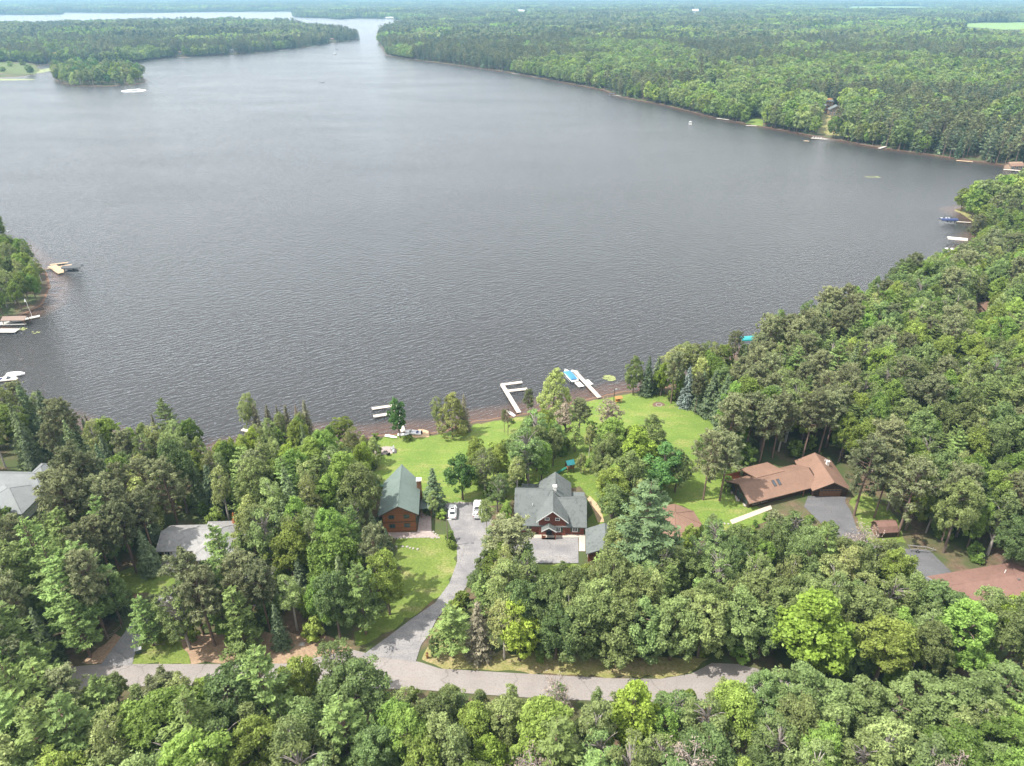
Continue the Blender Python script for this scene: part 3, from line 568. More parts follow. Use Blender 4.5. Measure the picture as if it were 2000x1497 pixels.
# garage wing in the same house frame, turned back to face the court
wing = bpy.data.objects.new('garage_wing', None); COL.objects.link(wing); wing.parent = bh
wg = np.array(at(1619, 970, 3)); dv = wg - np.array([bx0, by0]); ca_, sa_ = math.cos(R(20)), math.sin(R(20))
wing.location = (dv[0] * ca_ + dv[1] * sa_, -dv[0] * sa_ + dv[1] * ca_, 0); wing.rotation_euler = (0, 0, R(-20))
walls(wing, -3.85, 3.85, 0, 10.5, 2.3, 4.1, mat='brown_wall'); gable(wing, -4.4, 4.4, -.75, 11, 2.15, 4.45, 'brown_roof', trim='trim_brown')
d = box('garage_door', 'timber', wing, -2.4, 2.4, -.08, 0, 0, 2.05)
for k in range(1, 4): box('rail', 'dark_wood', d, -2.4, 2.4, -.11, -.08, k * .51 - .03, k * .51 + .03)
for k in range(6): box('pane', 'window_glass', d, -2.25 + k * .78, -1.65 + k * .78, -.12, -.08, 1.65, 1.92)
chimney(wing, 1.6, 7.2, .6, .6, 3, 4.6, 'chimney_white'); vent(wing, 1.7, 8.8, 3.7)
box('entry_post', 'timber', bh, 14.9, 15.1, -4.2, -4.0, 0, 2.1)
dr = box('door', 'dark_wood', bh, 13.4, 14.4, -3.58, -3.5, .1, 2.1); box('handle', 'chrome', dr, 14.2, 14.28, -3.64, -3.58, 1.0, 1.1)
for i, pts in enumerate(([(1420, 952), (1432, 965), (1446, 980), (1460, 993)], [(1424, 948), (1440, 962), (1452, 975), (1464, 988)])):
    stone_row(('fieldstone_bank', 'fieldstone_step')[i], pts, .95, ('lower row of grey fieldstones banked against the brown house gable', 'upper row of grey fieldstones banked against the brown house gable')[i], 'stones', .8, False, .5)
stone_row('walk_stones', [(1392, 1030), (1405, 1025), (1416, 1024), (1425, 1021)], .6, 'pink stones at the end of the pale front walk', 'stones', .45, True, .5)
# --- octagonal brown pavilion
cx_, cy_ = at(1318, 1012, 6); pv = thing('octagonal_pavilion', (cx_, cy_, 3.0), R(10), 'eight-sided pavilion with wide brown shingle roof among the trees', 'pavilion')
pts = [(5.6 * math.cos(R(22.5 + 45 * i)), 5.6 * math.sin(R(22.5 + 45 * i))) for i in range(8)]
o = MB().add([(x, y, 2.4) for x, y in pts] + [(0, 0, 4.3)] + [(x, y, 2.2) for x, y in pts], [(i, (i + 1) % 8, 8) for i in range(8)] + [(i, 9 + i, 9 + (i + 1) % 8, (i + 1) % 8) for i in range(8)] + [tuple(range(16, 8, -1))]).build('roof', 'brown_roof', pv)
for i in range(8): MB().tube([(*pts[i], 2.42), (0, 0, 4.32)], [.08, .08], 4).build('hip_cap', 'brown_roof', o)
MB().add([(x * .86, y * .86, -.3) for x, y in pts] + [(x * .86, y * .86, 2.3) for x, y in pts], [(i, (i + 1) % 8, 8 + (i + 1) % 8, 8 + i) for i in range(8)] + [tuple(range(8))[::-1], tuple(range(8, 16))]).build('wall', 'brown_wall', pv)
# --- gambrel shed
sx, sy, _ = ground_at(1731, 1051); sh = thing('gambrel_shed', (sx, sy, g1(sx, sy)), R(5), 'small red-brown gambrel roofed shed beside a pine trunk', 'shed')
MB().prism([(0, -.3), (3.0, -.3), (3.0, 1.7), (2.4, 2.6), (1.5, 3.0), (.6, 2.6), (0, 1.7)], -1.9, 1.9, 'x').build('wall', 'brown_wall', sh)
MB().prism([(-.2, 1.55), (.5, 2.68), (1.5, 3.15), (2.5, 2.68), (3.2, 1.55), (3.2, 1.45), (2.45, 2.55), (1.5, 3.0), (.55, 2.55), (-.2, 1.45)], -2.15, 2.15, 'x').build('roof', 'red_roof', sh)
box('door', 'timber', sh, -1.98, -1.9, .8, 2.2, 0, 1.9)
# --- long red-brown garage at the right edge
A = Vector(at(1810, 1126, 5.6)); B = Vector(at(1926, 1107, 5.6)); u = (B - A).normalized(); ang = math.atan2(u.y, u.x)
lg = thing('long_garage', (A.x, A.y, 3.0), ang, 'long low garage with weathered red-brown roof beside the dark drive', 'garage'); Lg = (B - A).length
walls(lg, .4, Lg + 5.6, -7.6, -.4, 2.5, 3.6, 'x', 'brown_wall'); gable(lg, 0, Lg + 6, -8, 0, 2.6, 3.9, 'red_roof', 'x', trim='grey_paint')
vent(lg, Lg + 1, -3, 3.9); box('roof_vent', 'dark_roof', lg, Lg + 2, Lg + 2.4, -5.2, -4.8, 3.2, 3.75)
box('garage_door', 'grey_paint', lg, 2.0, 6.5, -.42, -.3, 0, 2.1)
# --- grey house with porch and deck on the left
A = Vector(at(385, 1075, 5.6)); gh = thing('grey_house', (A.x, A.y + .5, 3.0), R(2), 'weathered grey roofed house with a small deck behind tall pines', 'house')
walls(gh, -7.3, 0, 0, 7, 2.5, 3.9, 'x', 'tan_wall'); gable(gh, -8.2, 2.0, -.6, 7.4, 2.55, 4.35, 'pale_roof', 'x', trim='grey_paint')
walls(gh, -.2, 8.0, -2.8, 7.6, 2.5, mat='tan_wall'); hip(gh, -.8, 9.0, -3.4, 8.4, 2.55, 4.95, 'pale_roof')
for xx in (-6.3, -3.6): window(gh, xx, .9, 1.0, 1.1, 0)
window(gh, 1.5, .8, 1.2, 1.2, -2.8); window(gh, 5.5, .8, 1.2, 1.2, -2.8); vent(gh, 7.6, 3, 3.6); dr = box('door', 'white_paint', gh, -5.3, -4.4, -.08, 0, .1, 2.1); box('handle', 'chrome', dr, -4.55, -4.48, -.13, -.08, 1, 1.1)
dk = thing('deck', (A.x - 4.6, A.y - 1.6, 3.0), R(2), 'pale boarded deck with railing at the front of the grey house', 'deck')
for k in range(12): box('board', 'dock_boards', dk, -2.4 + k * .4, -2.02 + k * .4, -2.2, 1.6, .28, .36)
for q in (-2.3, -.8, .8, 2.25): box('post', 'white_paint', dk, q - .06, q + .06, -2.2, -2.08, -.3, 1.25)
for z in (.55, .85, 1.15): box('rail', 'white_paint', dk, -2.3, 2.25, -2.17, -2.11, z, z + .08)
def patio_chair(x, y, z, rz, mat, label, group):
    c = thing('patio_chair', (x, y, z), rz, label, 'chair', group)
    MB().add([(-.32, -.3, .38), (.32, -.3, .38), (.3, .3, .28), (-.3, .3, .28), (-.32, -.3, .34), (.32, -.3, .34), (.3, .3, .24), (-.3, .3, .24)], [(0, 1, 2, 3), (7, 6, 5, 4), (0, 4, 5, 1), (1, 5, 6, 2), (2, 6, 7, 3), (3, 7, 4, 0)]).build('seat', mat, c)
    MB().add([(-.3, .25, .25), (.3, .25, .25), (.34, .55, 1.05), (-.34, .55, 1.05), (-.3, .3, .25), (.3, .3, .25), (.34, .6, 1.03), (-.34, .6, 1.03)], [(0, 1, 2, 3), (7, 6, 5, 4), (0, 4, 5, 1), (1, 5, 6, 2), (2, 6, 7, 3), (3, 7, 4, 0)]).build('backrest', mat, c)
    for s in (-1, 1):
        box('armrest', mat, c, s * .4 - .08, s * .4 + .08, -.38, .42, .55, .59); box('leg', mat, c, s * .38 - .04, s * .38 + .04, -.34, -.26, 0, .55); box('leg', mat, c, s * .38 - .04, s * .38 + .04, .3, .38, 0, .55)
    return c
for i, (dx, dy, rz) in enumerate(((-1.5, .6, 2.9), (-.3, .7, 3.4), (.6, -.6, 1.0))): patio_chair(A.x - 4.6 + dx, A.y - 1.6 + dy, 3.36, rz, 'grey_paint', 'grey outdoor chair on the grey house deck', 'chairs on the deck')
# --- small weathered garage and white trailer under the pines
A = Vector(at(487, 1178, 3)); wgr = thing('weathered_garage', (A.x, A.y, 3.0), R(3), 'small weathered garage with dark mossy roof under the pines', 'garage')
walls(wgr, -3, 3, 0, 5, 2.3, 3.2, 'x', 'grey_wall'); gable(wgr, -3.5, 3.5, -.5, 5.5, 2.3, 3.6, 'pale_roof', 'x', trim='grey_paint'); box('garage_door', 'weathered_timber', wgr, -1.4, 1.6, -.08, 0, 0, 2.0)
A = Vector(at(398, 1172, 3)); tr_ = thing('camper_trailer', (A.x, A.y, 3.16), R(4), 'white camper trailer parked under a pine by the drive', 'trailer')
MB().prism([(-3.3, .55), (3.2, .5), (3.4, 1.2), (3.1, 2.5), (2.6, 2.75), (-2.9, 2.75), (-3.35, 2.2)], -1.1, 1.1).build('body', 'white_paint', tr_, bevel=.08)
for xx in (-1.8, 0.2, 1.9): window(tr_, xx, 1.4, .9, .6, -1.1, 'grey_paint', bars=0)
for xx in (-.45, .45):
    for s in (-1, 1): MB().tube([(xx, s * .95, .35), (xx, s * 1.12, .35)], [.35, .35], 12).build('wheel', 'rubber', tr_)
box('hitch', 'black', tr_, 3.2, 4.3, -.06, .06, .4, .52); box('roof_vent', 'grey_paint', tr_, -.4, .3, -.3, .3, 2.75, 2.92)
# --- pale grey hip roofed house at the left edge
A = Vector(at(40, 965, 6)); ph = thing('hip_roofed_house', (A.x, A.y, 3.0), R(-2), 'large pale grey hip roofed house at the wood edge', 'house')
walls(ph, -16, 4.3, 1, 7.6, 2.6, mat='white_wall'); hip(ph, -17, 5.4, 0, 8.6, 2.65, 5.4, 'grey_roof')
walls(ph, -6.5, 3.4, -5.4, 2, 2.6, mat='white_wall'); hip(ph, -7.5, 4.4, -6.4, 5.0, 2.68, 5.1, 'grey_roof')
walls(ph, -2.2, 2.2, 6, 11, 2.6, mat='white_wall'); hip(ph, -3, 3.4, 4.5, 12, 2.67, 4.8, 'grey_roof')
for xx in (-4.5, -1.5, 1.5): window(ph, xx, .9, 1.2, 1.2, -5.4)

# --- far houses
def far_house(name, px, py, w, d, hgt, roofm, wallm, label, rz=0, two=False):
    x, y, z = ground_at(px, py); h = thing(name, (x, y, z - .1), rz, label, 'house', None)
    walls(h, -w / 2, w / 2, 0, d, hgt, hgt + w * .22, 'y' if two else 'x', wallm); gable(h, -w / 2 - .6, w / 2 + .6, -.7, d + .7, hgt - .1, hgt + (w if two else d) * .3, roofm, 'y' if two else 'x')
    for k in range(max(2, int(w / 3))):
        window(h, -w / 2 + (k + .5) * w / max(2, int(w / 3)), .9, 1.3, 1.4, 0)
        if hgt > 4: window(h, -w / 2 + (k + .5) * w / max(2, int(w / 3)), 3.3, 1.3, 1.3, 0)
    return h
far_house('lake_cabin', 1612, 222, 11, 9, 4.6, 'slate_roof', 'log_wall', 'dark roofed cabin above a sandy path on the wooded shore', .3, True)
far_house('lake_cabin', 1632, 226, 12, 9, 5, 'slate_roof', 'tan_wall', 'grey gabled cabin behind trees beside the dark roofed cabin', -.2, True)
far_house('lake_lodge', 1616, 207, 12, 8, 4.2, 'slate_roof', 'orange_timber', 'timber lodge uphill behind the two shore cabins', .15)
far_house('white_lake_house', 1149, 138, 14, 10, 7.5, 'grey_roof', 'white_wall', 'tall white house showing through shoreline trees', -.2, True)
far_house('brown_lake_house', 1390, 182, 14, 10, 5.5, 'brown_roof', 'tan_wall', 'house with brown roof sunk in the leafy far woods', .1)
far_house('red_lake_house', 112, 113, 20, 12, 4, 'dark_roof', 'log_wall', 'dark red house in the woods behind the little island', 0)
far_house('white_farm_building', 1358, 25, 32, 16, 9, 'white_paint', 'white_wall', 'long white farm building far beyond the woods', 0)
far_house('white_store_building', 1018, 26, 36, 16, 8, 'grey_roof', 'white_wall', 'white flat building far away above the woods', 0)
for i, px in enumerate((757, 765, 775)): far_house('resort_cabin', px, 38.5, 16, 10, 6, 'grey_roof', 'white_wall', 'small white resort cabin on a sandy far beach', .1)['group'] = 'white resort cabins on the far beach'
far_house('roof_in_woods', 1935, 615, 7, 5, 2.5, 'brown_roof', 'tan_wall', 'brown roof just showing through the leafy hillside', .4)
for px, py, wl, rf in ((350, 108, 'white_wall', 'brown_roof'), (452, 102, 'white_wall', 'grey_roof'), (648, 80, 'tan_wall', 'brown_roof')):
    far_house('shore_cottage', px, py, 8, 6, 3, rf, wl, 'tiny cottage at the water on the far peninsula', 0)['group'] = 'cottages on the far peninsula'

# ------------------------------------------------------------------ docks, lifts, boats
def dock(name, runs, mat, label, w=1.25, z=.55, group=None, sec=3.0):
    """runs: list of (px0,py0,px1,py1[,width]); each run is laid in sections on posts"""
    x0, y0 = at(runs[0][0], runs[0][1], z); root = thing(name, (x0, y0, 0), 0, label, 'dock', group); sect = {}; done = []
    for r_ in runs:
        a_ = Vector(at(r_[0], r_[1], z)); b_ = Vector(at(r_[2], r_[3], z)); ww = r_[4] if len(r_) > 4 else w
        L = (b_ - a_).length; u = (b_ - a_) / L; k = max(1, round(L / sec)); ang = math.atan2(u.y, u.x); l = L / k
        up = 0.012 * len(done); done.append(1)
        for j in range(k):
            key = (round(l, 2), ww)
            c = a_ + u * (l * (j + .5))
            if key not in sect:
                o = box('deck_section', mat, root, -l / 2 + .02, l / 2 - .02, -ww / 2, ww / 2, -.16, 0); sect[key] = o
            else: o = sect[key].copy(); COL.objects.link(o)
            o.location = (c.x - x0, c.y - y0, z + up + .006 * (j % 2)); o.rotation_euler = (0, 0, ang)
            if j % 2 == 0 or j == k - 1:
                e = a_ + u * (l * (j + 1)); n_ = Vector((-u.y, u.x)) * (ww / 2 + .03)
                for s in (-1, 1):
                    q = e + n_ * s - u * .1
                    MB().tube([(q.x - x0, q.y - y0, -1.5), (q.x - x0, q.y - y0, z + .22)], [.05, .05], 5).build('post', 'steel', root)
    return root
dock('f_shaped_dock', [(1014, 806, 981, 752), (978, 751.8, 1020, 746.3), (986, 764.5, 1030, 759.5)], 'dock_boards', 'white F-shaped dock reaching out from the main lawn')
dock('straight_dock', [(1171, 776.5, 1122, 724.5), (1115, 724, 1128, 727)], 'dock_boards', 'long straight white dock with a blue-covered boat moored alongside')
dock('jet_ski_float', [(1127, 746.5, 1136, 755.5)], 'cream_cover', 'cream drive-on float on the boat side of the straight dock', 1.7, .4)
dock('jet_ski_float', [(1144, 742.5, 1154, 751.5)], 'cream_cover', 'cream drive-on float on the open side of the straight dock', 1.7, .4)
dock('twin_slip_dock', [(788, 844, 770, 792), (770, 792, 726, 798.5), (764, 808, 729, 813.5)], 'dock_boards', 'white two-slip dock behind a leafy shoreline tree', 1.3)
dock('l_shaped_dock', [(481, 864, 487, 843), (487, 842, 472, 839)], 'dock_boards', 'small white L-shaped dock beside a row of dark spires', 1.1)
dock('platform_dock', [(80, 528, 104, 523.5), (101, 519, 122, 533, 3.4), (97, 517.5, 133, 512.8), (104, 523, 140, 517, 1.2)], 'dock_fresh', 'new tan platform dock carrying a charcoal boat canopy', 1.3)
dock('grey_dock', [(-30, 640, 78, 617, 1.8), (-10, 634, 18, 628, 3.5), (5, 634, 50, 633, 1.0), (-10, 646, 34, 646, 3.2)], 'dock_grey', 'grey sprawling dock with a brown boathouse canopy', 1.3)
dock('navy_lift_dock', [(1869, 433, 1900, 435)], 'dock_boards', 'narrow white gangway from the grass point to a navy canopy', 1.0)
dock('cream_lift_dock', [(1884, 479, 1905, 482)], 'dock_grey', 'short dock joining the cream boat canopy to shore', 1.0)
def lift(name, px, py, L, W, ang, cov, label, z1=2.7, flat=False):
    x, y = at(px, py, .5); r_ = thing(name, (x, y, 0), ang, label, 'boat lift')
    for sx_ in (-1, 1):
        for sy_ in (-1, 1): MB().tube([(sx_ * L * .36, sy_ * W * .47, -1.6), (sx_ * L * .36, sy_ * W * .47, z1 - .1)], [.06, .06], 5).build('post', 'steel', r_)
    for sy_ in (-1, 1): box('rail', 'steel', r_, -L / 2 + .1, L / 2 - .1, sy_ * W * .47 - .05, sy_ * W * .47 + .05, .55, .65)
    prof = [(-W / 2, z1 - .45), (-W / 2 + .12, z1), (-W * .25, z1 + .32), (0, z1 + .42), (W * .25, z1 + .32), (W / 2 - .12, z1), (W / 2, z1 - .45), (W / 2 - .2, z1 - .1), (0, z1 + .2), (-W / 2 + .2, z1 - .1)]
    MB().prism(prof, -L / 2, L / 2, 'x').build('canopy', cov, r_, bevel=.03)
    return r_
lift('navy_boat_lift', 1851, 437, 8.2, 3.0, R(-3), 'navy_cover', 'boat lift under a long navy canopy off the grass point')
lift('cream_boat_lift', 1867, 475, 8.2, 3.0, R(-20), 'cream_cover', 'boat lift under a long cream canopy beside the right shore')
lift('charcoal_boat_lift', 144, 531, 7.6, 3.2, R(8), 'charcoal_cover', 'boat lift under a charcoal canopy on the tan platform dock')
lift('turquoise_boat_lift', 1459, 672, 5.5, 3.0, R(10), 'turquoise_cover', 'boat lift with bright turquoise canopy tucked against the pines')
lift('white_boat_lift', 3, 462, 8, 3, R(4), 'white_paint', 'boat lift with white canopy beyond the leafy spit')
x, y = at(33, 630, .5); bs = thing('boathouse_canopy', (x, y, 0), R(3), 'open boat canopy with brown pitched roof over the grey dock', 'canopy')
for q in ((-3.6, -1.6), (3.6, -1.6), (-3.6, 1.6), (3.6, 1.6)): box('post', 'timber', bs, q[0] - .08, q[0] + .08, q[1] - .08, q[1] + .08, -1.4, 2.2)
MB().prism([(-2.0, 2.1), (0, 2.9), (2.0, 2.1), (2.0, 2.0), (0, 2.75), (-2.0, 2.0)], -4.1, 4.1, 'x').build('roof', 'canvas_brown', bs)
x, y = at(63, 619, .6); fp = thing('flagpole', (x, y, .55), 0, 'slim white flagpole with furled flag standing on the grey dock', 'flagpole'); MB().tube([(0, 0, 0), (-.4, 0, 7.0)], [.06, .035], 6).build('pole', 'white_paint', fp)
MB().add([(-.4, 0, 6.9), (-1.0, .05, 6.3), (-.9, .1, 5.6), (-.38, .02, 5.9), (-.4, .06, 6.9), (-1.0, .11, 6.3), (-.9, .16, 5.6), (-.38, .08, 5.9)], [(0, 1, 2, 3), (7, 6, 5, 4), (0, 4, 5, 1), (1, 5, 6, 2), (2, 6, 7, 3), (3, 7, 4, 0)]).build('flag', 'white_paint', fp)

def hull_mesh(L, W, Hh, flare=.78):
    mb = MB(); secs = []
    for i in range(9):
        t_ = i / 8; w = W / 2 * (1 - max(0, (t_ - .45) / .55) ** 2.2 * .97); h = Hh * (1 + .25 * max(0, t_ - .5)); x = -L / 2 + L * t_
        k = .0 if t_ < .75 else (t_ - .75) * .9 * Hh
        secs.append([(x, -w, h), (x, -w * flare, k + Hh * .25), (x, 0, k), (x, w * flare, k + Hh * .25), (x, w, h), (x, w * .84, h + .01), (x, w * .7, Hh * .45 + k * .5), (x, -w * .7, Hh * .45 + k * .5), (x, -w * .84, h + .01)])
    n = 9; vs_ = [p for s in secs for p in s]; fs_ = []
    for i in range(8):
        for j in range(n): fs_.append((i * n + j, i * n + (j + 1) % n, (i + 1) * n + (j + 1) % n, (i + 1) * n + j))
    fs_ += [tuple(range(n)), tuple(8 * n + j for j in range(n))[::-1]]
    return mb.add(vs_, fs_)
def boat(px, py, L, W, ang, label, kind='open', z=-.12, hullm='white_gloss', cov='blue_cover', group=None, name='boat', wet=True):
    if wet: x, y = at(px, py, .2); zz = z
    else: x, y, zz = ground_at(px, py); zz += .1
    b_ = thing(name, (x, y, zz), ang, label, 'boat', group); hh = .75 if L > 4 else .42
    hull_mesh(L, W, hh).build('hull', hullm, b_, True)
    if kind == 'covered': MB().dome(-L * .46, L * .33, -W * .44, W * .44, hh * .95, .55).build('cover', cov, b_, True)
    elif kind == 'open':
        for xx in (-.2, .12): box('seat', 'grey_paint', b_, L * xx - .15, L * xx + .15, -W * .36, W * .36, hh * .62, hh * .72)
        if L > 4: MB().prism([(-.16, .3), (.16, .3), (.12, 1.2), (-.2, 1.25)], -.18, .18).build('motor', 'black', b_).location = (-L / 2 - .08, 0, 0)
    elif kind == 'runabout':
        MB().add([(L * .1, -W * .36, hh), (L * .22, -W * .28, hh), (L * .22, W * .28, hh), (L * .1, W * .36, hh), (L * .06, -W * .34, hh + .4), (L * .06, W * .34, hh + .4)], [(0, 1, 4), (1, 2, 5, 4), (2, 3, 5), (0, 4, 5, 3), (3, 2, 1, 0)]).build('windshield', 'dark_glass', b_)
        box('seat', 'navy_cover', b_, -L * .3, -L * .2, -W * .36, W * .36, hh * .6, hh * 1.05); MB().prism([(-.16, .3), (.16, .3), (.12, 1.25), (-.2, 1.3)], -.2, .2).build('motor', 'black', b_).location = (-L / 2 - .1, 0, 0)
    return b_
def pontoon(px, py, L, W, ang, label, z=0, canopy=None, name='pontoon_boat', people=False):
    x, y = at(px, py, .4); b_ = thing(name, (x, y, z), ang, label, 'boat')
    for s in (-1, 1): MB().tube([(-L / 2, s * W * .36, .1), (L * .38, s * W * .36, .1), (L / 2, s * W * .36, .28)], [.3, .3, .08], 10).build('pontoon', 'steel', b_)
    box('deck', 'grey_paint', b_, -L / 2 + .1, L / 2 - .4, -W / 2, W / 2, .42, .52)
    for s in (-1, 1): box('railing', 'white_paint', b_, -L / 2 + .2, L / 2 - .6, s * W * .48 - .03, s * W * .48 + .03, .52, 1.25)
    box('seat', 'cream_cover', b_, L * .2, L * .36, -W * .4, W * .4, .52, .98); box('seat', 'cream_cover', b_, -L * .42, -L * .3, -W * .4, W * .4, .52, .98); box('console', 'grey_paint', b_, -.3, .1, .2, .8, .52, 1.4)
    if canopy: MB().prism([(-W * .46, 2.35), (-W * .2, 2.6), (W * .2, 2.6), (W * .46, 2.35), (W * .2, 2.5), (-W * .2, 2.5)], -L * .3, L * .12, 'x').build('canopy', canopy, b_); [MB().tube([(q * L, s * W * .44, .5), (q * L, s * W * .44, 2.4)], [.03, .03], 5).build('canopy_post', 'steel', b_) for q in (-.28, .1) for s in (-1, 1)]
    return b_
bd = Vector(at(1122, 724.5, .5)) - Vector(at(1171, 776.5, .5)); bang = math.atan2(bd.y, bd.x)
bb = boat(1112.5, 735.5, 7.2, 2.7, bang, 'white and navy motorboat under a bright blue cover at the straight dock', 'covered', z=.15, hullm='white_gloss', cov='blue_cover', name='motorboat')
box('swim_platform', 'white_paint', bb, -4.1, -3.5, -1.1, 1.1, .35, .45)
for s in (-1, 1): box('lift_rail', 'steel', bb, -3.6, 3.2, s * 1.5 - .06, s * 1.5 + .06, .1, .25)
boat(764, 855.5, 3.6, .8, R(-18), 'slim white kayak drawn up on the grass by a leafy tree', 'open', wet=False, name='kayak')
boat(788, 851.5, 3.0, 1.0, R(5), 'short white skiff on the bank behind the leafy tree', 'open', wet=False, name='skiff')
boat(807, 848.5, 4.6, 1.7, R(170), 'white fishing boat pulled onto the sand landing', 'runabout', wet=False, name='fishing_boat')
boat(997, 810, 3.4, .9, R(128), 'white rowboat on the bank beside the F-shaped dock', 'open', wet=False, name='rowboat')
boat(30, 733, 5.5, 2.2, R(12), 'white cuddy boat with rounded cover moored off the left bank', 'covered', cov='white_paint', name='cuddy_boat')
boat(12, 742, 6.0, 2.2, R(14), 'open white motorboat moored against the cuddy boat', 'runabout', name='motorboat')
dock('mooring_dock', [(-20, 745, 34, 740)], 'dock_boards', 'low pale mooring dock between two white boats', 1.2)
boat(1846, 428, 5.6, 2.1, R(178), 'white motorboat moored on the lake side of the navy canopy', 'runabout', name='motorboat')
boat(1857, 487.5, 5.2, 1.8, R(170), 'low white boat floating before the cream canopy', 'runabout', name='motorboat')
boat(142, 533, 5.6, 2.2, R(8), 'dark motorboat slung beneath the charcoal canopy', 'runabout', z=.6, hullm='charcoal_cover', name='motorboat')
boat(118, 517, 3.4, 1.3, R(8), 'dark runabout in the slip of the tan platform dock', 'open', hullm='charcoal_cover', name='skiff')
boat(1851, 438, 6, 2.2, R(178), 'white motorboat hanging beneath the navy canopy', 'runabout', z=.5, name='motorboat')
pontoon(1348, 243, 6.5, 2.4, R(80), 'white pontoon boat drifting off the wooded far shore', canopy='white_paint')
pontoon(654, 106.5, 8, 2.6, R(60), 'white pontoon boat out in the narrows', canopy='white_paint')
boat(658, 97, 6, 2.2, R(30), 'dark speck of a motorboat beyond the pontoon boat', 'runabout', hullm='charcoal_cover', name='motorboat')
boat(685, 82.5, 7, 2.4, R(10), 'dark motorboat near the tip of the peninsula', 'runabout', hullm='charcoal_cover', name='motorboat')
boat(778, 139.5, 6, 2.2, R(100), 'dark fishing boat alone off the wooded headland', 'open', hullm='charcoal_cover', name='fishing_boat')
boat(629, 161.5, 6, 2.2, R(15), 'small grey fishing boat alone in the open lake', 'open', hullm='grey_paint', name='fishing_boat')
# a boat turning a tight ring of foam off the island
wx, wy = at(261, 177.5, 0); mb = MB(); k = 48
for i in range(k):
    a_ = 2 * math.pi * i / k; j = rng.uniform(-1, 1)
    for q, zz in ((.62 + .05 * j, .03), (.82, .22 + .1 * rng.random()), (1 + .06 * rng.uniform(-1, 1), .03)): mb.v.append((wx + 13.5 * q * math.cos(a_), wy + 13 * q * math.sin(a_), zz))
for i in range(k):
    for q in range(2): a_, b_ = i * 3 + q, ((i + 1) % k) * 3 + q; mb.f.append((a_, b_, b_ + 1, a_ + 1))
tag(mb.build('wake_foam', 'foam'), 'white ring of churned foam on the lake near the island', 'foam', kind='stuff')
boat(270, 174, 6, 2.3, R(60), 'white speedboat turning inside its ring of foam', 'runabout', name='speedboat')
# far docks, each with its own look
FD = [(1196, 186, 1214, 188, 'dock_grey', 'short grey dock with boat lift at a bend of the far shore'), (1457, 245.5, 1478, 246, 'dock_boards', 'pale dock before the small far lawn'), (1584, 270, 1615, 272, 'dock_boards', 'white dock crowded with chairs below the timber cabins'),
      (1570, 275, 1580, 276, 'dock_fresh', 'tan swimming raft off the cabin dock'), (1717, 290, 1730, 286, 'dock_boards', 'slanting pale dock under dense shoreline trees'), (1868, 313.5, 1900, 316, 'dock_fresh', 'tan dock with bent end near the right shore'), (1960, 331, 2000, 334, 'dock_boards', 'white dock beside a brown shoreline roof'),
      (1000, 144, 1015, 145, 'dock_grey', 'grey dock under pines near the headland'), (1040, 150.5, 1055, 151, 'dock_boards', 'white dock east of the grey headland dock'), (1075, 154, 1088, 155, 'slide_green', 'green dock on the pine shore'), (755, 109, 768, 109.5, 'dock_grey', 'low grey dock at the headland tip'),
      (345, 112, 370, 112.5, 'dock_boards', 'white dock before a cottage behind the island'), (440, 106.5, 462, 105, 'dock_boards', 'white dock midway along the peninsula'), (498, 103.8, 515, 103, 'dock_fresh', 'tan dock along the peninsula woods'), (545, 99.5, 565, 97.5, 'dock_grey', 'grey dock on the peninsula by a clearing'), (598, 93.6, 620, 91, 'dock_grey', 'dark dock with green canopy on the peninsula'), (640, 85, 652, 84, 'dock_boards', 'pale dock close to the peninsula tip'), (95, 122, 110, 121, 'dock_boards', 'white dock in the inlet beside the island'), (1400, 231.5, 1424, 234, 'dock_grey', 'grey dock hidden under the far trees')]
for a0, b0, a1, b1, mt, lb in FD: dock('far_dock', [(a0, b0, a1, b1)], mt, lb, 2.2, .8, sec=8)
far_house('shore_boathouse', 1985, 333, 9, 6, 3, 'brown_roof', 'tan_wall', 'brown roofed boathouse on the right shore', .1)
for px, py in ((1588, 269), (1593, 269.5), (1598, 270), (1603, 270.5)):
    x, y = at(px, py, 1.0); patio_chair(x, y, .82, R(200), 'white_paint', 'white chair on the crowded cabin dock', 'white chairs on the cabin dock')
lift('small_boat_lift', 1195, 187, 8, 3, 0, 'charcoal_cover', 'dark canopied boat lift at the bend of the far shore'); lift('small_boat_lift', 612, 92, 8, 4, 0, 'slide_green', 'green canopied boat lift on the far peninsula')
# lily pads
def lily_patch(px, py, rx, ry, n, label, seed, size=.5):
    r_ = random.Random(seed); mb = MB(); x, y = at(px, py, 0)
    for _ in range(n):
        a_, d_ = r_.random() * 6.28, math.sqrt(r_.random()); cx, cy = x + math.cos(a_) * d_ * rx, y + math.sin(a_) * d_ * ry; s = size * r_.uniform(.6, 1.3); b0 = len(mb.v); hz_ = .02 + .012 * r_.random()
        for k in range(6): mb.v.append((cx + s * math.cos(k * 1.047), cy + s * math.sin(k * 1.047), hz_))
        mb.f.append(tuple(range(b0, b0 + 6)))
    tag(mb.build('lily_pads', 'lily'), label, 'lily pads', kind='stuff')
lily_patch(1190, 739, 1.9, 1.8, 90, 'yellow-green lily pads beside the straight dock', 1, .3); lily_patch(1705, 346, 5, 3, 40, 'pale lily pads in the right bay', 2); lily_patch(43, 643, 1.6, 1.2, 30, 'lily pads beside the grey dock', 3, .3)
lily_patch(88, 138, 16, 60, 500, 'pale lily pads filling the marsh inlet', 4, 2.2); lily_patch(10, 156, 40, 9, 300, 'pale lily pads along the marsh front', 5, 2.2); lily_patch(68, 650, 1.8, .8, 10, 'loose lily pads off the grey dock', 6, .3)

